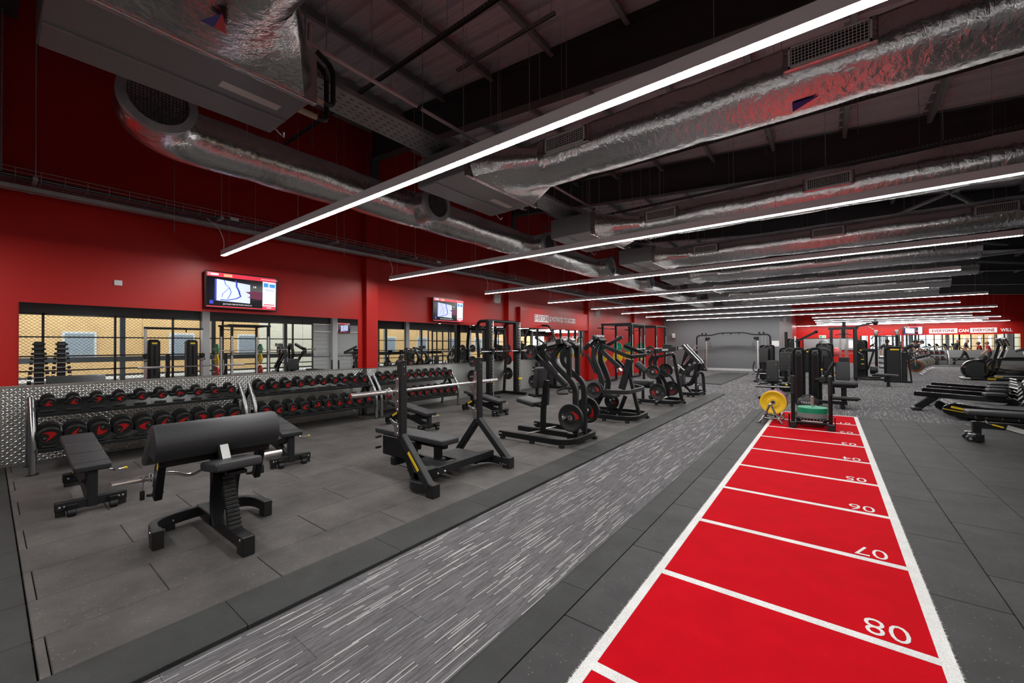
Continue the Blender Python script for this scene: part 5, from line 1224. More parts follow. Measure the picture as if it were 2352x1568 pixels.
wpart('base_rail', MB().bx(-.6, .35, 12.25, 12.33, .10, .18, .008), BLACK, t); wpart('base_foot', MB().bx(.22, .30, 12.18, 12.9, 0, .13, .006), BLACK, t); wpart('base_foot', MB().bx(-.30, -.20, 12.4, 12.8, 0, .05, .006), BLACK, t)
wpart('shield_panel', MB().bx(-.10, .02, 12.7, 12.74, .9, 1.25, .01), CHAR, t); wpart('frame_tube', MB().tube(fillet([(-.12, 12.7, 1.40), (.02, 12.7, 1.38), (.08, 12.7, 1.15), (.10, 12.7, .3)], .1), .025, 8), CHAR, t); wpart('frame_tube', MB().tube(fillet([(-.46, 12.62, 1.28), (-.44, 12.62, 1.38), (-.34, 12.62, 1.40)], .05), .02, 8), BLACK, t)
def seat_machine(x, y, h, label, rz=0, tower=True):
    t = thing('selectorised_machine', label, 'gym machine', (x, y, 0))
    wpart('back_pad', MB().pad((x, y, h - .28), (.30, .075, .60), Matrix.Rotation(math.radians(-6), 3, 'X'), .03), RUB, t)
    for dx in (-.09, .09):
        for dz in (-.18, .18): wpart('pad_bolt', MB().lathe([(.012, 0), (0, .006)], (x + dx, y - .045 - dz * -.1, h - .28 + dz), (0, -1, 0), 8), GUN, t)
    wpart('seat_pad', MB().pad((x, y + .26, .46), (.40, .44, .09), None, .03), VINYL, t)
    wpart('spine', MB().bar((x, y + .06, .06), (x, y + .02, h - .1), .08, .05), BLACK, t)
    for s in (-1, 1):
        wpart('side_arm', MB().tube(fillet([(x + s * .10, y, .42), (x + s * .34, y, .40), (x + s * .40, y + .1, .55), (x + s * .36, y + .3, .80)], .08), .026, 8), BLACK, t); wpart('knob', MB().sphere((x + s * .33, y - .02, .40), .03, 8, 6), YEL if s > 0 else GUN, t)
        wpart('foot_bar', MB().bx(x + s * .28 - .03, x + s * .28 + .03, y - .35, y + .75, .01, .08, .006), BLACK, t)
    wpart('cross_bar', MB().bx(x - .42, x + .42, y - .06, y + .02, .30, .37, .008), BLACK, t); wpart('grey_rail', MB().cyl((x - .42, y - .1, .345), (x + .40, y - .1, .345), .025, 10), GUN, t)
    if tower: stack_tower(t, x + .05, y + .85, .5, .3, h + .12)
    return t
seat_machine(-1.235, 13.5, 1.05, 'seated machine seen from behind with plain black backrest above the bumper stand', tower=False)
seat_machine(-1.02, 14.9, 1.26, 'taller seated machine with bolted backrest left of the twin weight towers')
seat_machine(-2.05, 19.2, 1.35, 'seated machine far left of the cluster beside the crossover')
seat_machine(-.15, 19.0, 1.40, 'seated machine hidden behind the leg machine, below the silver balls')
t = thing('tall_leg_press', 'dark leg machine with raised diagonal bar at the partition corner', 'gym machine', (-1.3, 23.6, 0))
stack_tower(t, -1.3, 23.6, .5, .4, 1.75); wpart('diagonal_bar', MB().bar((-1.2, 23.3, 1.62), (-.45, 23.3, 2.05), .12, .10), BLACK, t); wpart('bar_end', MB().sphere((-.42, 23.3, 2.08), .08, 10, 8), BLACK, t); wpart('upright', MB().bx(-1.62, -1.5, 23.2, 23.35, 0, 2.1, .02), BLACK, t); wpart('upright', MB().bx(-1.25, -1.17, 23.25, 23.33, 0, 1.9, .01), STEEL, t); wpart('panel', MB().bx(-1.05, -.45, 23.4, 23.5, .2, 1.25, .03), BLACK, t); wpart('badge', MB().bx(-.95, -.72, 23.39, 23.40, 1.14, 1.20), YEL, t)
# cable tower
T = lambda x, y: (1860 + x / 7.84, 700 + y / 7.84)
t = thing('cable_tower', 'tall four-station cable tower rising above the selectorised machines', 'gym machine', (.52, 22.3, 0))
for x in (.12, .91): wpart('post', MB().bx(x - .05, x + .05, 21.95, 22.05, 0, 2.2, .008), CHAR, t); wpart('post', MB().bx(x - .05, x + .05, 22.75, 22.85, 0, 2.2, .008), BLACK, t)
wpart('top_frame', MB().rsweep([(.02, 22, 2.18), (1.0, 22, 2.18)], .09, .08), CHAR, t); wpart('top_frame', MB().rsweep([(.02, 22.8, 2.18), (1.0, 22.8, 2.18)], .09, .08), BLACK, t)
for x in (.12, .91): wpart('top_frame', MB().rsweep([(x, 22, 2.18), (x, 22.8, 2.18)], .08, .08), BLACK, t)
wpart('pulley_head', MB().bx(.48, .60, 21.98, 22.12, 2.2, 2.46, .02), BLACK, t); wpart('high_arm', MB().bar((.92, 22.0, 2.22), (1.45, 21.6, 2.36), .06, .06), CHAR, t); wpart('arm_pulley', MB().sphere((1.5, 21.6, 2.36), .10, 12, 8), CHAR, t)
for x in (.40, .44, .62, .66): wpart('guide_rod', MB().cyl((x, 22.1, .5), (x, 22.1, 2.15), .012, 8), STEEL, t)
wpart('weight_stack', MB().bx(.36, .70, 22.02, 22.2, .05, .95, .006), BLACKST, t); wpart('lat_bar', MB().tube(fillet([(.25, 21.9, 1.88), (.40, 21.9, 1.93), (.62, 21.9, 1.93), (.78, 21.9, 1.88)], .05), .014, 8), BLACK, t)
wpart('pulley_block', MB().bx(.46, .58, 21.9, 22.0, 1.75, 2.12, .02), BLACK, t); wpart('row_rail', MB().bx(.9, 1.7, 19.6, 19.68, .20, .26, .006), BLACK, t); wpart('row_seat', MB().pad((1.65, 19.6, .40), (.62, .34, .08), Matrix.Rotation(math.radians(4), 3, 'Y'), .03), VINYL, t); wpart('row_leg', MB().bx(1.64, 1.72, 19.5, 19.7, 0, .36, .006), BLACK, t); wpart('row_beam', MB().rsweep([(.9, 22.0, .12), (1.2, 19.65, .23)], .07, .07), BLACK, t)
t = thing('row_machine', 'selectorised machine with wide charcoal shroud and yellow badge right of the tower', 'gym machine', (2.1, 21.9, 0))
wpart('shroud', MB().bx(1.80, 2.24, 21.75, 22.2, .03, 1.36, .03), CHAR, t); wpart('side_cover', MB().bx(2.25, 2.42, 21.8, 22.2, .06, 1.18, .02), CHAR, t); wpart('edge_strip', MB().bx(2.235, 2.25, 21.745, 21.76, .05, 1.36), GUN, t); wpart('badge', MB().pad((2.06, 21.745, 1.285), (.26, .01, .065), None, .004, 2), YEL, t)
wpart('frame_tube', MB().tube(fillet([(1.77, 21.75, .05), (1.77, 21.75, 1.32), (1.9, 21.75, 1.39), (2.32, 21.75, 1.38), (2.42, 21.75, 1.2), (2.53, 21.75, .02)], .12, 5), .025, 10), BLACK, t); wpart('floor_bar', MB().bx(1.75, 2.55, 21.72, 21.8, 0, .07, .006), BLACK, t)
t = thing('chest_machine', 'dark machine with yellow stickers and grey hose just right of the cable tower', 'gym machine', (1.25, 23.6, 0))
stack_tower(t, 1.15, 23.9, .42, .4, 1.66); wpart('front_panel', MB().bx(1.0, 1.32, 23.4, 23.5, .35, 1.28, .03), BLACK, t); wpart('cover', MB().pad((1.38, 23.35, 1.24), (.42, .2, .14), None, .04), CHAR, t)
for z in (.62, .82): wpart('sticker', MB().bx(1.14, 1.24, 23.39, 23.40, z, z + .035), YEL, t)
wpart('badge', MB().bx(1.10, 1.25, 23.39, 23.40, 1.20, 1.27), YEL, t); wpart('hose', MB().tube(fillet([(1.05, 23.38, 1.15), (1.22, 23.38, 1.02), (1.22, 23.38, .9)], .1), .02, 8), GUN, t)
wpart('arm', MB().bar((1.55, 23.3, 1.2), (1.35, 23.3, .4), .07, .06), BLACK, t); wpart('drum', MB().cyl((1.42, 23.2, .38), (1.66, 23.2, .38), .17, 20, None, .03), CHAR, t); wpart('base', MB().bx(.95, 1.75, 23.1, 23.3, 0, .12, .01), BLACK, t)
t = thing('pull_up_station', 'assisted pull-up station with twin raised handles behind the row machine', 'gym machine', (2.1, 25.1, 0))
for x in (1.76, 2.46): wpart('post', MB().bx(x - .05, x + .05, 25.05, 25.15, 0, 1.85, .01), BLACK, t); wpart('pulley_head', MB().pad((x, 25.1, 2.0), (.13, .12, .28), None, .04), GUN, t); wpart('grip', MB().tube([(x, 25.1, 2.1), (x + (-.30 if x < 2 else .32), 25.0, 2.32)], .018, 8), GUN, t); wpart('grip', MB().tube([(x, 25.1, 2.05), (x + (.20 if x < 2 else -.22), 25.0, 2.05)], .016, 8), GUN, t)
wpart('cross_tube', MB().tube(fillet([(1.58, 25.1, 1.72), (1.66, 25.1, 1.86), (2.5, 25.1, 1.84)], .06), .025, 8), GUN, t); wpart('cross_foot', MB().bx(1.6, 2.6, 25.0, 25.2, 0, .1, .01), BLACK, t); wpart('mid_post', MB().bx(2.1, 2.16, 25.07, 25.13, .1, 1.85, .006), BLACK, t)
for k in range(3): wpart('weight_block', MB().box((1.95, 25.1, .45 + k * .22), (.22, .2, .14), None, .03), GUN, t)
# gym balls on a wall shelf far behind
for k, (q, r, m, lab) in enumerate((((250, 690), .25, mat('silver_ball', (.40, .40, .39), .35), 'silver gym ball resting on top of another by the far wall'), ((245, 790), .25, mat('silver_ball', (.40, .40, .39), .35), 'lower silver gym ball of the stacked pair by the far wall'), ((465, 840), .27, mat('pink_ball', (.62, .10, .10), .4), 'pink-red gym ball behind the cable tower'))):
    P = onY(*T(*q), 36.0); b = thing('gym_ball', lab, 'gym ball', P); part('ball', MB().sphere((0, 0, 0), r * 1.15, 20, 14), m, b, smooth=60)
    part('valve', MB().cyl((0, 0, r * 1.14), (0, 0, r * 1.17), .02, 8), WHITE, b); [part('ridge', MB().lathe([(r * 1.15 * math.cos(a), r * 1.15 * math.sin(a) - .008), (r * 1.15 * math.cos(a) + .008, r * 1.15 * math.sin(a)), (r * 1.15 * math.cos(a), r * 1.15 * math.sin(a) + .008)], (0, 0, 0), (0, 0, 1), 20, False), m, b) for a in (-.5, 0, .5)]
t = thing('ball_rack', 'open steel ball rack holding the gym balls', 'rack', (.35, 36.2, 0))
for x in (-.5, .6, 1.4):
    for y in (-.25, .25): part('post', MB().bx(x - .02, x + .02, y - .02, y + .02, 0, 1.5), GUN, t)
for z in (.85, 1.15): part('rail', MB().bx(-.5, 1.4, -.27, -.23, z, z + .03), GUN, t); part('rail', MB().bx(-.5, 1.4, .23, .27, z, z + .03), GUN, t)

# ------------------------------------------------------------------ right-hand side: rowers, treadmill, bench
def make_rower():
    t = link('rowing_machine', None)
    part('rail', MB().bar((0, 0, .375), (1.55, 0, .30), .085, .10, (0, 0, 1), .012), GLOSSB, t); part('rail_top', MB().bar((.02, 0, .427), (1.55, 0, .352), .05, .004, (0, 0, 1), .001), GUN, t)
    part('rear_leg', MB().bar((.34, 0, .33), (.04, 0, .05), .07, .15, (1, 0, 0), .02), BLACK, t); part('rear_foot', MB().pad((.03, 0, .035), (.16, .34, .07), None, .03), CHAR, t)
    part('seat', MB().pad((1.23, 0, .43), (.32, .30, .07), None, .03), VINYL, t); part('seat_carriage', MB().bx(1.10, 1.36, -.07, .07, .34, .40, .01), BLACK, t)
    part('flywheel_housing', MB().lathe([(.0, -.10), (.27, -.10), (.32, -.06), (.32, .06), (.27, .10), (0, .10)], (1.95, 0, .40), (0, 1, 0), 28), GLOSSB, t); part('front_foot', MB().bx(1.6, 2.1, -.25, .25, 0, .07, .01), BLACK, t); part('front_post', MB().bar((1.8, 0, .06), (1.9, 0, .9), .08, .10), BLACK, t)
    for s in (-1, 1): part('footrest', MB().box((1.58, s * .16, .30), (.03, .13, .30), Matrix.Rotation(math.radians(38), 3, 'Y'), .008), BLACK, t); part('foot_strap', MB().tube([(1.50, s * .16 - .07, .34), (1.46, s * .16, .38), (1.50, s * .16 + .07, .34)], .009, 6), GUN, t)
    part('lower_strut', MB().bar((1.60, 0, .27), (1.34, 0, .20), .09, .06), BLACK, t); part('handle', MB().cyl((1.50, -.25, .58), (1.50, .25, .58), .016, 8), STEEL, t); part('console_arm', MB().bar((1.9, 0, .85), (1.75, 0, 1.15), .05, .04), BLACK, t); part('console', MB().box((1.73, 0, 1.2), (.03, .3, .2), Matrix.Rotation(math.radians(-20), 3, 'Y'), .01), GLOSSB, t)
    return t
rw = make_rower(); rw.location = (1.555, 13.1, 0); tag(rw, 'black rowing machine with long rail, nearest of four', 'rowing machine', 'rowing machines in a row')
for k, (x, y) in enumerate(((1.83, 14.25), (2.04, 15.19), (2.29, 16.3))): dup(rw, (x, y, 0), None, 'black rowing machine with long rail, %s of four from the near side' % ORD[k + 1])
t = thing('curved_treadmill', 'slatted treadmill with yellow trim in front of the rowing machines', 'treadmill', (2.6, 12.1, 0))
for y in (11.78, 12.52):
    m2 = MB().prism([(x_ - 2.6, z_) for x_, z_ in ((1.80, .20), (1.83, .27), (1.92, .33), (2.05, .335), (2.3, .28), (3.3, .26), (3.3, .06), (2.1, .06), (1.9, .09), (1.82, .14))], (0, y - 12.1, 0), (1, 0, 0), (0, 0, 1), .07); part('side_cover', m2, GLOSSB, t)
part('yellow_trim', MB().bar((-.79, -.3585, .215), (-.50, -.3585, .165), .003, .016), YEL, t, smooth=0); part('badge', MB().bar((-.68, -.3585, .262), (-.50, -.3585, .222), .003, .04), YEL, t, smooth=0)
for k in range(20):
    x = -.70 + k * .072; z = .335 - .075 * min(1, max(0, (x + .62) / .45)) + (.0 if x > -.62 else -.3 * (-.62 - x)); part('slat', MB().box((x, .05, z), (.066, .66, .02), Matrix.Rotation(math.radians(9 if -.62 < x < -.2 else (-16 if x < -.62 else 0)), 3, 'Y'), .004), RUB, t, smooth=0)
part('chassis', MB().bx(-.6, .7, -.33, .40, .05, .22, .01), BLACK, t)
for x in (-.5, .6): part('foot', MB().bx(x - .05, x + .05, -.3, .38, 0, .05), RUB, t)
for s in (-.32, .42): part('handrail', MB().tube(fillet([(.62, s, .25), (.66, s, 1.0), (.74, s, 1.25)], .15), .03, 10), BLACK, t)
part('console', MB().box((.72, .05, 1.25), (.05, .7, .3), Matrix.Rotation(math.radians(-20), 3, 'Y'), .02), GLOSSB, t)
t = thing('decline_bench', 'adjustable bench with wheels and paper label at right frame edge', 'bench', (2.3, 9.3, 0))
part('long_pad', MB().pad((.02, 0, .435), (1.30, .28, .075), None, .03), VINYL, t); part('pad_rail', MB().bx(-.52, .7, -.05, .05, .33, .39, .006), BLACK, t)
for k in range(4): part('rail_bolt', MB().lathe([(.009, 0), (0, .005)], (-.42 + k * .16, -.052, .365), (0, -1, 0), 8), CHROME, t)
part('base_beam', MB().bx(-.52, .8, -.045, .045, .20, .30, .006), CHAR, t); part('end_post', MB().bx(-.56, -.47, -.05, .05, .02, .30, .006), BLACK, t)
ff = part('front_foot', MB().bx(-.56, -.47, -.20, .20, .02, .13, .006), BLACK, t)
for y in (-.10, .12): part('wheel', MB().cyl((-.60, y - .03, .045), (-.60, y + .03, .045), .045, 16, None, .006), CHAR, ff); part('wheel_cap', MB().cyl((-.60, y - .034, .045), (-.60, y - .028, .045), .02, 10), CHROME, ff); part('fork', MB().bx(-.62, -.52, y - .04, y + .04, .07, .12, .006), GUN, ff)
part('ladder_strut', MB().bar((-.28, -.09, .27), (.50, -.09, .02), .012, .09), BLACK, t); part('label', MB().bar((-.23, -.097, .256), (.03, -.097, .172), .002, .07), PAPER, t, smooth=0); part('ladder_strut', MB().bar((-.28, .09, .27), (.50, .09, .02), .012, .09), BLACK, t)
part('lever', MB().tube(fillet([(-.44, -.12, .34), (-.44, -.12, .30), (-.36, -.12, .275), (-.26, -.12, .245)], .03), .008, 8), CHROME, t); part('lever_grip', MB().tube([(-.38, -.12, .28), (-.27, -.12, .248)], .012, 8), YEL, t); part('rear_foot', MB().bx(.62, .72, -.22, .22, 0, .3, .006), BLACK, t)

# ------------------------------------------------------------------ cardio machines deeper on the right
def elliptical(x, y, label, s=1.):
    t = thing('elliptical_trainer', label, 'cardio machine', (x, y, 0))
    part('flywheel_shroud', MB().lathe([(0, -.17), (.33, -.17), (.42, -.10), (.42, .10), (.33, .17), (0, .17)], (.36, 0, .42), (0, 1, 0), 28), GLOSSB, t); part('base', MB().bx(-.05, 1.7, -.30, .30, .02, .10, .02), BLACK, t); part('base_cover', MB().pad((.05, 0, .06), (.26, .62, .10), None, .04), GUN, t)
    part('badge', MB().bx(.62, .85, -.305, -.30, .04, .10), YEL, t)
    for sy in (-.25, .25):
        part('arm_tube', MB().tube(fillet([(.62, sy, .30), (.62, sy, .62), (.80, sy, .86), (1.6, sy, .86)], .12, 5), .045, 10), GLOSSB, t); part('pedal_beam', MB().bar((.6, sy * .8, .45), (1.7, sy * .8, .22), .07, .06), BLACK, t); part('pedal', MB().pad((1.3, sy * .8, .34), (.36, .14, .06), None, .02), CHAR, t); part('handle', MB().tube(fillet([(.9, sy, .86), (1.05, sy, 1.3), (.95, sy, 1.6)], .1), .022, 8), GUN, t)
    part('mast', MB().bar((.75, 0, .3), (1.0, 0, 1.45), .09, .07), BLACK, t); part('console', MB().box((1.02, 0, 1.55), (.06, .5, .34), Matrix.Rotation(math.radians(-18), 3, 'Y'), .02), GLOSSB, t)
    return t
elliptical(4.45, 25.0, 'elliptical trainer with big round black shroud, nearest at right'); elliptical(4.95, 26.5, 'elliptical trainer directly behind the nearest one at right')
def treadmill(x, y, label):
    t = thing('treadmill', label, 'treadmill', (x, y, 0))
    part('deck', MB().bx(0, 1.9, -.42, .42, .05, .22, .03), GLOSSB, t); part('belt', MB().bx(.05, 1.5, -.27, .27, .221, .226), RUB, t, smooth=0)
    for s in (-.40, .40): part('upright', MB().tube(fillet([(1.55, s, .2), (1.35, s, 1.25), (.95, s, 1.1)], .15), .035, 8), GUN, t)
    part('console', MB().box((1.45, 0, 1.35), (.08, .85, .30), Matrix.Rotation(math.radians(-25), 3, 'Y'), .02), GLOSSB, t); part('screen', MB().box((1.40, 0, 1.40), (.01, .4, .22), Matrix.Rotation(math.radians(-25), 3, 'Y')), mat('dim_screen', (.05, .06, .08), .15), t); part('motor_cover', MB().pad((1.68, 0, .28), (.42, .80, .18), None, .06), CHAR, t)
for k, (x, y) in enumerate(((6.1, 29.6), (6.4, 30.9), (6.7, 32.2), (7.0, 33.5))): treadmill(x, y, 'treadmill in the far right row, %s from the camera' % ORD[k])
# spin bikes beyond the cable tower
def spin_bike(x, y, label, wm):
    t = thing('exercise_bike', label, 'exercise bike', (x, y, 0))
    part('flywheel', MB().lathe([(.20, -.02), (.27, -.025), (.29, -.015), (.29, .015), (.27, .025), (.20, .02)], (.35, 0, .42), (0, 1, 0), 26, False), wm, t); part('flywheel_disc', MB().cyl((.35, -.01, .42), (.35, .01, .42), .21, 20), GLOSSB, t)
    part('frame', MB().bar((-.45, 0, .2), (.45, 0, .85), .06, .10), CHAR, t); part('fork', MB().bar((.35, -.05, .42), (.30, -.05, 1.0), .03, .06), GUN, t); part('fork', MB().bar((.35, .05, .42), (.30, .05, 1.0), .03, .06), GUN, t); part('seat_post', MB().bar((-.2, 0, .4), (-.32, 0, .95), .05, .05), BLACK, t); part('saddle', MB().pad((-.34, 0, .98), (.28, .2, .07), None, .03), RUB, t)
    part('handlebar', MB().tube(fillet([(.45, -.22, 1.12), (.28, -.22, 1.06), (.28, .22, 1.06), (.45, .22, 1.12)], .06), .018, 8), RUB, t); part('console', MB().box((.42, 0, 1.18), (.03, .2, .14), Matrix.Rotation(.5, 3, 'Y'), .01), GLOSSB, t)
    for xx in (-.5, .55): part('floor_bar', MB().cyl((xx, -.27, .045), (xx, .27, .045), .04, 10, None, .01), WHITE, t)
    part('crank', MB().bar((-.02, -.10, .34), (-.02, -.10, .16), .02, .03), STEEL, t); part('pedal', MB().box((-.02, -.15, .15), (.09, .08, .025), None, .006), BLACK, t)
BR = mat('copper_rim', (.22, .07, .025), .4, .6)
for k, (x, y) in enumerate(((3.0, 27.6), (3.25, 29.0), (3.5, 30.4), (3.8, 31.8), (4.1, 33.2), (4.4, 34.6))): spin_bike(x, y, 'exercise bike with white floor bars, %s along the line behind the row machine' % ORD[k], BR if k == 0 else GUN)

# ------------------------------------------------------------------ screens, signs and small wall fittings
def emat(name, col, e): return mat(name, col, .3, emit=e)
S_RED = emat('screen_red', (.62, .03, .06), .9); S_BLK = mat('screen_black', (.006, .006, .012), .12); S_MAP = emat('screen_map', (.52, .58, .82), .85); S_WHT = emat('screen_white', (.72, .74, .86), .85); S_BLU = emat('screen_blue', (.03, .05, .42), .7); S_TXT = emat('screen_text', (.9, .9, .95), .9); S_HAND = emat('screen_hand', (.14, .02, .06), .5); S_CY = emat('screen_cyan', (.05, .32, .75), .7); S_TAN = emat('screen_tan', (.72, .55, .28), .7); S_GRY = emat('screen_grey', (.25, .27, .35), .6)
def tv(label, o, ex, ey, W, Ht, tilt_n=0.03):
    """o: lower-left corner of the screen, ex to the viewer's right, ey up"""
    ex, ey = Vector(ex).normalized(), Vector(ey).normalized(); nn = ex.cross(ey); o = Vector(o); c = o + ex * W / 2 + ey * Ht / 2
    t = thing('wall_screen', label, 'television', c); R = Matrix((ex, ey, nn)).transposed()
    part('case', MB().box(-nn * .022, (W + .02, Ht + .02, .04), R, .004), GLOSSB, t); part('wall_bracket', MB().box(-nn * .07, (W * .4, Ht * .4, .06), R, .004), BLACK, t)
    def q(name, m, pts, lift):
        P = [ex * (u * W - W / 2) + ey * (v * Ht - Ht / 2) + nn * lift for u, v in pts]; part(name, MB().add(P, [tuple(range(len(P)))]), m, t, smooth=0)
    def rc(name, m, u0, u1, v0, v1, lift=.001): q(name, m, [(u0, v0), (u1, v0), (u1, v1), (u0, v1)], lift)
    rc('picture', S_BLK, .012, .988, .02, .98, .0002); rc('header_bar', S_RED, .012, .988, .865, .98, .0006); rc('footer_line', S_RED, .012, .988, .02, .045, .0006); rc('side_column', S_WHT, .785, .988, .12, .862, .0006); rc('side_footer', S_RED, .785, .988, .045, .118, .0006)
    rc('logo_box', S_WHT, .03, .165, .90, .955); rc('logo_mark', S_RED, .035, .062, .91, .945, .0014); rc('programme_logo', S_TAN, .235, .345, .885, .955)
    q('map', S_MAP, [(.14, .20), (.60, .17), (.60, .72), (.14, .80)], .001); rc('map_edge', S_BLU, .115, .138, .20, .80)
    for pts, w_ in (([(.39, .80), (.41, .72), (.405, .64), (.44, .52), (.455, .40), (.47, .36), (.40, .28), (.28, .22), (.19, .23)], .012), ([(.24, .78), (.26, .66), (.31, .58), (.335, .46), (.31, .34), (.28, .25)], .005), ([(.31, .58), (.27, .50), (.22, .40), (.21, .30)], .004)):
        for (a, b) in zip(pts, pts[1:]):
            d = Vector((b[0] - a[0], (b[1] - a[1]) * Ht / W)); n_ = Vector((-d.y, d.x)).normalized() * w_; q('map_line', S_BLU, [(a[0] - n_.x, a[1] - n_.y), (b[0] - n_.x, b[1] - n_.y), (b[0] + n_.x, b[1] + n_.y), (a[0] + n_.x, a[1] + n_.y)], .0016)
    q('hand', S_HAND, [(.53, .50), (.60, .52), (.70, .54), (.785, .53), (.785, .30), (.70, .30), (.62, .33), (.56, .35), (.64, .40), (.58, .46)], .002)
    rc('blue_dot', S_BLU, .05, .10, .10, .20); rc('photo_strip', S_CY, .80, .87, .70, .82); rc('photo_strip', S_CY, .89, .975, .70, .80)
    rc('text_line', S_GRY, .81, .96, .62, .63); rc('text_line', S_GRY, .82, .95, .585, .593); rc('text_line', S_RED, .80, .97, .155, .185)
    tx = lambda name, s, m, u, v, sz: put_text(name, s, sz * Ht, m, t, ex * (u * W - W / 2) + ey * (v * Ht - Ht / 2) + nn * .0022, ex, ey, .0002)
    tx('caption', 'Just head a little bit further South, ok.', S_TXT, .43, .115, .048); tx('web_address', 'EVERYONEACTIVE.COM', S_TXT, .885, .92, .042); tx('readout', '5.8', S_TXT, .665, .665, .07); tx('programme_name', 'SPARK', S_RED, .29, .92, .05); rc('footer_text', S_TXT, .85, .92, .07, .09)
    return t
tv('large wall screen on the red wall, nearest to the camera', (-8.10, 2.205, 2.165), (0, 1, 0), (.03, 0, 1), 1.09, .60)
tv('wall screen on the red wall above the middle mirror', (-8.10, 7.11, 2.15), (0, 1, 0), (.03, 0, 1), 1.09, .62)
f_tv = tv('screen hanging in front of the far red wall', (4.43, 41.85, 2.135), (1, 0, 0), (0, 0, 1), 1.04, .61)
for x in (-.15, .15): part('hanger_pole', MB().cyl((x, 0, .31), (x, 0, 2.6), .02, 8), BLACK, f_tv)
tv('small wall screen beside the pale column, reflected in the mirror', (3.28, 11.6, 2.2), (0, -1, 0), (0, 0, 1), .85, .5)

t = thing('motivation_sign', 'wall lettering EVERYONE IS MOTIVATED TO SUCCEED on the red wall', 'sign', onX(1275, 732, -8.085))
C = lambda x, y: (1180 + x / 6.03, 660 + y / 6.03)
a, b = onX(*C(288, 372), -8.085), onX(*C(487, 487), -8.085); zc = (a.z + b.z) / 2; yc = (a.y + b.y) / 2
wpart('white_panel', MB().bx(-8.09, -8.084, a.y, b.y, b.z, a.z), WPRINT, t, smooth=0)
DRED = mat('dark_red_lettering', (.26, .008, .010), .5)
put_text('lettering', 'EVERYONE', .265, DRED, t, Vector((-8.083, yc, zc - .0)) - t.location, (0, 1, 0), (0, 0, 1), .001, extra=.004, sx=.70)
c1, c2 = onX(*C(495, 440), -8.085), onX(*C(855, 470), -8.085)
put_text('lettering', 'IS MOTIVATED TO SUCCEED', .25, WPRINT, t, Vector((-8.083, (c1.y + c2.y) / 2, zc)) - t.location, (0, 1, 0), (0, 0, 1), .001, extra=.006, sx=.60)
t = thing('far_motivation_sign', 'wall lettering EVERYONE CAN EVERYONE WILL on the far red wall', 'sign', (7.8, 41.99, 2.37))
for x0, x1 in ((5.83, 7.24), (7.85, 9.08)):
    wpart('white_panel', MB().bx(x0, x1, 41.985, 41.995, 2.20, 2.54), WPRINT, t, smooth=0); put_text('lettering', 'EVERYONE', .27, DRED, t, Vector(((x0 + x1) / 2, 41.983, 2.37)) - t.location, (1, 0, 0), (0, 0, 1), .001, extra=.008, sx=.86 if x0 < 7 else .76)
for s_, x in (('CAN', 7.54), ('WILL', 9.5)): put_text('lettering', s_, .29, WPRINT, t, Vector((x, 41.983, 2.36)) - t.location, (1, 0, 0), (0, 0, 1), .001, extra=.01, sx=.78)
t = thing('exit_sign', 'green and white emergency exit sign on the far red wall', 'sign', (-.34, 41.97, 2.08))
part('plate', MB().bx(-.23, .23, -.01, .02, -.11, .11, .004), mat('exit_white', (.72, .78, .72), .5), t); part('green_field', MB().bx(-.21, -.02, -.014, -.010, -.08, .08), mat('exit_green', (.05, .36, .16), .5), t, smooth=0); part('arrow', MB().bx(.03, .2, -.014, -.010, -.03, .03), mat('exit_green', (.05, .36, .16), .5), t, smooth=0)
t = thing('wall_switch', 'white blank plate on the red wall left of the screen', 'wall plate', (-8.2, 1.175, 2.447)); part('plate', MB().box((0, 0, 0), (.018, .088, .076), None, .004), WHITE, t); part('rocker', MB().box((.010, 0, 0), (.004, .03, .04), None, .001), WHITE, t)
def speaker(P, label, d=(1, -.35, -.2)):
    t = thing('wall_speaker', label, 'loudspeaker', P); x, y, z = basis(d); R = Matrix((x, y, z)).transposed()
    part('cabinet', MB().pad((0, 0, 0), (.19, .28, .17), R, .05, 3), WHITE, t); part('grille', MB().pad(z * .075, (.15, .24, .04), R, .018, 2), mat('speaker_grille', (.5, .5, .49), .6), t); part('bracket', MB().bar((-.10, .06, .0), (-.05, .02, 0), .05, .05), WHITE, t)
speaker(onX(1142, 686, -8.02), 'white wall loudspeaker between the second screen and the lettering'); speaker(onX(1372, 719, -8.0), 'white wall loudspeaker right of the lettering')
speaker(onY(1547, 771, 26.1), 'white loudspeaker high on the grey partition, left end', (.2, -1, -.2)); speaker(onY(1800, 733, 27.2), 'white loudspeaker on the return of the grey partition', (1, -.4, -.2))
t = thing('notice_sheet', 'white notice on the grey partition beside the crossover', 'notice', onY(1781, 789, 26.28)); part('sheet', MB().box((0, 0, 0), (.32, .006, .30)), WPRINT, t, smooth=0); part('frame', MB().box((0, .004, 0), (.34, .006, .32)), STEEL, t)
t = thing('wall_board', 'long grey board on the far wall below the exit sign', 'board', (.4, 41.95, 1.45)); part('board', MB().bx(-2.0, 1.4, 0, .03, -.45, .45, .004), mat('board_grey', (.30, .31, .32), .4), t); part('frame', MB().bx(-2.05, 1.45, .01, .045, -.5, .5, .004), GLOSSB, t)
part('poster', MB().bx(.9, 1.35, -.006, 0, -.3, .3), WPRINT, t, smooth=0)
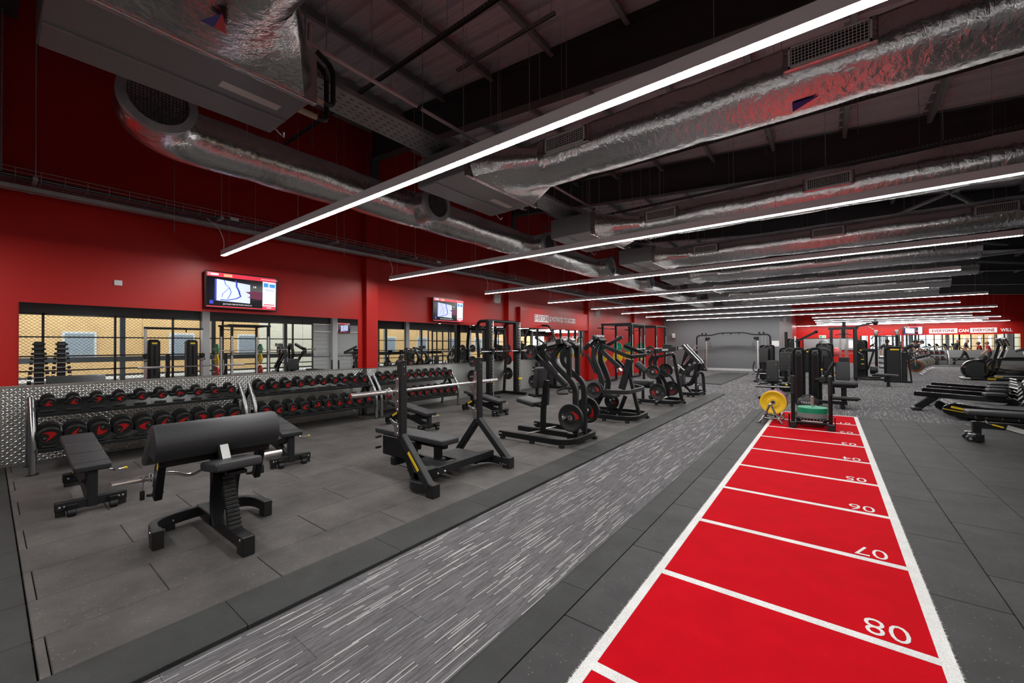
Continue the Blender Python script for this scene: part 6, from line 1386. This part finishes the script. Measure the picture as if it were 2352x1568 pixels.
# far dumbbell rack
t = thing('far_dumbbell_rack', 'two-tier dumbbell rack standing against the far wall', 'dumbbell rack', (6.05, 41.4, 0))
for x in (-.95, .62): part('end_frame', MB().tube(fillet([(x, -.25, 0), (x, -.22, .55), (x, .1, .95)], .15), .035, 10), STEEL, t); part('rear_leg', MB().tube([(x, .2, 0), (x, .1, .9)], .03, 8), STEEL, t)
for z, y in ((.72, -.02), (.32, -.16)): part('shelf', MB().bar((-.17, y - .12, z - .03), (-.17, y + .15, z + .05), 1.55, .02, (0, 0, 1), 0), BLACK, t, smooth=0)
for j, (z, y) in enumerate(((.86, -.06), (.46, -.2))):
    for k in range(5):
        o = dup(DB['l' if j == 0 else 'n'], (5.30 + k * .27, 41.4 + y, z), None, 'dumbbell on the %s tier of the far rack, %s from the left' % (('upper', 'lower')[j], ORD[k])); o.rotation_euler = (.4 * k, math.radians(15), -PI / 2); o['group'] = 'dumbbells on the far rack'
t = thing('plyo_box', 'black plyometric box with yellow strap in front of the far rack', 'plyo box', (5.75, 40.6, 0)); part('box', MB().pad((0, 0, .24), (.62, .5, .48), None, .03), RUB, t); part('strap', MB().bar((-.45, -.2, .08), (-.32, -.2, .30), .03, .05), YEL, t)
part('floor_mat', MB().bx(3.9, 10.4, 38.2, 41.95, -.028, .0), RAMP_M, floor, smooth=0)
t = thing('far_flat_bench', 'black flat bench near the far mirror behind the walking person', 'bench', (7.35, 41.3, 0)); part('pad', MB().pad((0, 0, .46), (1.1, .28, .08), None, .03), VINYL, t); part('leg', MB().bx(-.45, -.38, -.2, .2, 0, .42), BLACK, t); part('leg', MB().bx(.38, .45, -.2, .2, 0, .42), BLACK, t); part('beam', MB().bx(-.42, .42, -.04, .04, .30, .38), BLACK, t)
t = thing('kettlebell_bag', 'dark training bag held low near the far wall', 'bag', (8.25, 41.05, .47)); part('bag', MB().sphere((0, 0, 0), .22, 14, 10, (1, .8, .9)), RUB, t); part('handle', MB().tube(fillet([(-.1, 0, .16), (-.06, 0, .26), (.06, 0, .26), (.1, 0, .16)], .05), .014, 8), CABLE, t)

# ------------------------------------------------------------------ people
def person(label, loc, rz, J, shirt, legs, hairc, bald=False, skin=(.48, .27, .19), shoes=(.02, .02, .02), shorts=False):
    """J: joint positions in body space (x forward, y left, z up); one skinned body"""
    t = thing('person', label, 'person', loc, rz)
    names = list(J); idx = {n: i for i, n in enumerate(names)}
    E = [('hip', 'waist'), ('waist', 'chest'), ('chest', 'neck'), ('neck', 'head'), ('head', 'crown')]
    for s in 'LR': E += [('chest', 'sh' + s), ('sh' + s, 'el' + s), ('el' + s, 'wr' + s), ('wr' + s, 'ha' + s), ('hip', 'hp' + s), ('hp' + s, 'kn' + s), ('kn' + s, 'an' + s), ('an' + s, 'to' + s)]
    rad = dict(hip=(.15, .12), waist=(.135, .10), chest=(.165, .115), neck=(.058, .06), head=(.085, .098), crown=(.06, .075), sh=(.07, .07), el=(.045, .045), wr=(.03, .032), ha=(.038, .022), hp=(.095, .095), kn=(.06, .06), an=(.042, .042), to=(.045, .03))
    me = bpy.data.meshes.new('body'); me.from_pydata([J[n] for n in names], [(idx[a], idx[b]) for a, b in E], []); o = bpy.data.objects.new('body', me); COL.objects.link(o)
    sk = o.modifiers.new('skin', 'SKIN'); sk.use_smooth_shade = True; ss = o.modifiers.new('sub', 'SUBSURF'); ss.levels = 2; ss.render_levels = 2
    for n in names:
        r = rad.get(n) or rad[n[:2]]; v = me.skin_vertices[0].data[idx[n]]; v.radius = r; v.use_root = (n == 'hip')
    dg = bpy.context.evaluated_depsgraph_get(); dg.update(); ev = bpy.data.meshes.new_from_object(o.evaluated_get(dg)); bpy.data.objects.remove(o)
    ms = [mat('skin_%d' % int(skin[0] * 100), skin, .5), shirt, legs, mat('shoe_%d%d' % (int(shoes[0] * 100), int(shoes[1] * 100)), shoes, .5)]; ev.materials.clear()
    for m in ms: ev.materials.append(m)
    def near(p):
        best = None
        for a, b in E:
            A_, B_ = Vector(J[a]), Vector(J[b]); d = B_ - A_; q = max(0, min(1, (p - A_).dot(d) / max(1e-9, d.dot(d)))); l = (p - A_ - d * q).length
            if best is None or l < best[0]: best = (l, a, b, q)
        return best
    for f in ev.polygons:
        l, a, b, q = near(f.center); k = 0
        if a in ('hip', 'waist', 'chest') and b[:2] not in ('hp',) and b != 'neck': k = 1
        elif b == 'neck': k = 1 if q < .55 else 0
        elif a[:2] == 'sh': k = 1 if q < .62 else 0
        elif b[:2] == 'hp' or a[:2] == 'hp': k = 2
        elif a[:2] == 'kn': k = 2 if (q < .92 and not shorts) else 0
        elif a[:2] == 'an': k = 3
        f.material_index = k
    link('body', ev, t)
    h, c = Vector(J['head']), Vector(J['crown']); up_ = (c - h).normalized(); fw_ = Vector((1, 0, 0)); fw_ = (fw_ - up_ * fw_.dot(up_)).normalized(); sd = up_.cross(fw_)
    part('nose', MB().sphere(h + fw_ * .105 + up_ * -.005, .018, 8, 6, (1.2, .8, 1.3)), ms[0], t)
    for s in (-1, 1): part('eye', MB().sphere(h + fw_ * .088 + sd * (s * .034) + up_ * .025, .011, 8, 6), mat('eye_dark', (.03, .02, .02), .3), t); part('ear', MB().sphere(h + sd * (s * .094) + up_ * .0, .025, 8, 6, (.8, .4, 1.3)), ms[0], t)
    part('mouth', MB().box(h + fw_ * .095 - up_ * .05, (.012, .045, .010), None, .003), mat('lips', (.30, .09, .08), .5), t)
    hm = mat('hair_%d' % int(hairc[0] * 1000), hairc, .6)
    if not bald: part('hair', MB().sphere(h + up_ * .035 - fw_ * .018, .108, 14, 10, (1.0, .92, 1.05)), hm, t)
    else: part('beard', MB().sphere(h + fw_ * .045 - up_ * .065, .062, 10, 8, (1, 1.05, .8)), hm, t)
    for s in 'LR':
        w_, hnd = Vector(J['wr' + s]), Vector(J['ha' + s]); d = (hnd - w_).normalized(); x, y, _ = basis(d)
        for k, ln in enumerate((.060, .068, .064, .050)):
            b0_ = hnd + x * ((k - 1.5) * .019); part('finger', MB().tube([b0_, b0_ + d * ln * .6, b0_ + d * ln + y * -.012], .0085, 6), ms[0], t)
        part('thumb', MB().tube([w_ + d * .03 + x * .025, w_ + d * .055 + x * .052, w_ + d * .085 + x * .055], .0095, 6), ms[0], t)
    return t
BLK_SHIRT = mat('black_shirt', (.014, .015, .018), .8); BLK_LEGS = mat('black_trousers', (.010, .010, .012), .8); RED_SHIRT = mat('red_shirt', (.45, .012, .025), .8); DK_LEGS = mat('dark_leggings', (.02, .02, .02), .75)
walk = dict(hip=(0, 0, .95), waist=(.02, 0, 1.12), chest=(.06, 0, 1.36), neck=(.09, 0, 1.54), head=(.12, 0, 1.66), crown=(.13, 0, 1.77),
            shL=(.06, .19, 1.44), elL=(.16, .25, 1.18), wrL=(.34, .24, 1.00), haL=(.40, .23, .93), shR=(.05, -.19, 1.44), elR=(-.06, -.25, 1.16), wrR=(.06, -.24, .94), haR=(.10, -.23, .86),
            hpL=(0, .10, .90), knL=(.16, .10, .50), anL=(.22, .10, .09), toL=(.38, .10, .04), hpR=(0, -.10, .90), knR=(-.16, -.10, .52), anR=(-.56, -.10, .20), toR=(-.52, -.10, .05))
person('person in black shirt and trousers striding past the far mirror', (7.35, 40.75, .0), math.radians(-8), walk, BLK_SHIRT, BLK_LEGS, (.06, .04, .03), True)
stand = dict(hip=(0, 0, .84), waist=(.03, 0, 1.0), chest=(.10, 0, 1.20), neck=(.12, 0, 1.34), head=(.15, 0, 1.45), crown=(.16, 0, 1.54),
             shL=(.10, .16, 1.27), elL=(.14, .22, 1.02), wrL=(.30, .18, .84), haL=(.36, .16, .78), shR=(.10, -.16, 1.27), elR=(.14, -.22, 1.02), wrR=(.30, -.18, .84), haR=(.36, -.16, .78),
             hpL=(0, .09, .80), knL=(.10, .10, .44), anL=(-.02, .11, .08), toL=(.13, .11, .035), hpR=(0, -.09, .80), knR=(.08, -.10, .44), anR=(-.04, -.11, .08), toR=(.11, -.11, .035))
person('person in red shirt leaning over a training bag by the far mirror', (8.55, 41.0, .0), math.radians(175), stand, RED_SHIRT, DK_LEGS, (.25, .14, .06), False, (.50, .29, .21), (.55, .50, .05))
back = dict(hip=(0, 0, .90), waist=(.01, 0, 1.08), chest=(.03, 0, 1.32), neck=(.04, 0, 1.49), head=(.05, 0, 1.61), crown=(.06, 0, 1.72),
            shL=(.02, .20, 1.40), elL=(.0, .28, 1.12), wrL=(.05, .27, .86), haL=(.07, .26, .78), shR=(.02, -.20, 1.40), elR=(.10, -.28, 1.14), wrR=(.28, -.20, 1.0), haR=(.35, -.17, .97),
            hpL=(0, .10, .86), knL=(.03, .11, .48), anL=(0, .11, .08), toL=(.15, .12, .035), hpR=(0, -.10, .86), knR=(.02, -.11, .48), anR=(-.02, -.11, .08), toR=(.13, -.12, .035))
person('person in black T-shirt standing behind the row machine, seen from behind', (2.55, 30.0, 0), math.radians(75), back, BLK_SHIRT, mat('grey_shorts', (.16, .16, .17), .8), (.05, .03, .02), False)
ride = dict(hip=(-.32, 0, 1.05), waist=(-.22, 0, 1.20), chest=(-.02, 0, 1.38), neck=(.10, 0, 1.48), head=(.20, 0, 1.56), crown=(.27, 0, 1.65),
            shL=(.0, .18, 1.42), elL=(.12, .22, 1.20), wrL=(.30, .2, 1.12), haL=(.38, .19, 1.12), shR=(.0, -.18, 1.42), elR=(.12, -.22, 1.20), wrR=(.30, -.2, 1.12), haR=(.38, -.19, 1.12),
            hpL=(-.30, .09, 1.0), knL=(.06, .11, .78), anL=(-.04, .12, .40), toL=(.10, .12, .34), hpR=(-.30, -.09, 1.0), knR=(.02, -.11, .60), anR=(-.06, -.13, .24), toR=(.08, -.14, .17))
person('dark-haired person bent over an exercise bike, nearer of two riders', (3.5, 30.4, 0), 0, ride, BLK_SHIRT, BLK_LEGS, (.012, .008, .006), False)
person('dark-haired rider with red collar on an exercise bike, farther of two', (4.1, 33.2, 0), 0, ride, RED_SHIRT if False else BLK_SHIRT, DK_LEGS, (.02, .012, .01), False)

# ------------------------------------------------------------------ things that only the mirrors show
HEXD = None
for k, y in enumerate((.98, 1.45)):
    t = thing('dumbbell_tower', 'vertical dumbbell tower reflected at the left of the mirror, %s of two' % ('left' if k == 0 else 'right'), 'dumbbell rack', (2.85, y, 0))
    part('column', MB().bx(-.07, .07, -.09, .09, .02, 1.70, .01), CHAR, t); part('foot', MB().bx(-.25, .25, -.25, .25, 0, .04, .006), BLACK, t)
    for j in range(9):
        z = .42 + j * .148; part('cradle', MB().bx(-.10, -.06, -.10, .10, z - .03, z - .015), BLACK, t)
        s_ = 1.25 - j * .07
        if HEXD is None:
            HEXD = link('small_dumbbell', None)
            for s in (-1, 1): part('head', MB().cyl((0, s * .12, 0), (0, s * .19, 0), .05, 6, None, .006), RUB, HEXD)
            part('handle', MB().cyl((0, -.12, 0), (0, .12, 0), .014, 8), STEEL, HEXD); o = HEXD
        else: o = dup(HEXD)
        o.location = (2.74, y, z + .02 * s_); o.scale = (s_,) * 3; tag(o, 'small hexagonal dumbbell, %s from the bottom of the %s reflected tower' % (ORD[j], 'left' if k == 0 else 'right'), 'dumbbell', 'hexagonal dumbbells on the towers')
t = thing('dual_pulley_machine', 'dual pulley cable machine reflected in the nearest mirror', 'gym machine', (2.6, 4.2, 0))
for y in (-.55, .55):
    part('tower', MB().bx(-.12, .28, y - .17, y + .17, .03, 1.78, .07), CHAR, t); part('tower_slot', MB().bx(-.125, -.118, y - .03, y + .03, .5, 1.55), GLOSSB, t, smooth=0); part('badge', MB().bx(-.126, -.12, y - .07, y + .07, 1.62, 1.67), YEL, t, smooth=0)
    yy = y + (.26 if y > 0 else -.26); part('column', MB().bx(-.20, -.13, yy - .04, yy + .04, .05, 2.16, .006), STEEL, t); part('pulley_carriage', MB().bx(-.30, -.12, yy - .07, yy + .07, 1.10, 1.28, .02), BLACK, t); part('handle', MB().tube([(-.30, yy, 1.15), (-.40, yy + .05, 1.05), (-.32, yy - .06, 1.0)], .014, 8), RUB, t)
    part('foot', MB().bx(-.35, .35, y - .25, y + .25, 0, .05, .01), BLACK, t)
part('top_beam', MB().bx(-.20, -.13, -.85, .85, 2.14, 2.22, .01), BLACK, t); part('pull_up_grip', MB().tube(fillet([(-.16, .3, 2.18), (-.30, .3, 2.18), (-.34, .3, 2.05)], .05), .02, 8), BLACK, t)
dup(pr, (2.55, 6.5, 0), PI, 'power rack reflected in the mirror with green and yellow plates')
for z, col in ((1.42, 'green'), (1.0, 'yellow'), (.5, 'red')):
    bumper(col, (3.15, 5.70, z), '%s bumper plate on the near pegs of the reflected power rack' % col, r=.21); bumper(col, (3.15, 7.30, z), '%s bumper plate on the far pegs of the reflected power rack' % col, r=.21)
dup(bar0, (1.87, 6.5, 1.36), None, 'chrome barbell on the reflected power rack')

# everything that stands on the carpet rather than on the rubber tiles is 28 mm lower
for o in COL.objects:
    if o.parent is None and o.get('category') and o.location.z < 2.4:
        x, y = o.location.x, o.location.y
        tiles = (x < -2.4 and y < 13.9) or (-1.4 < x < 3.4 and y < 10.95) or x < -8
        if not tiles and y < 38.2 and x < 10.6 and o.get('category') not in ('sign', 'notice', 'mirror', 'board', 'building', 'mesh screen', 'wall panel', 'television', 'loudspeaker', 'turf track'): o.location.z -= .028
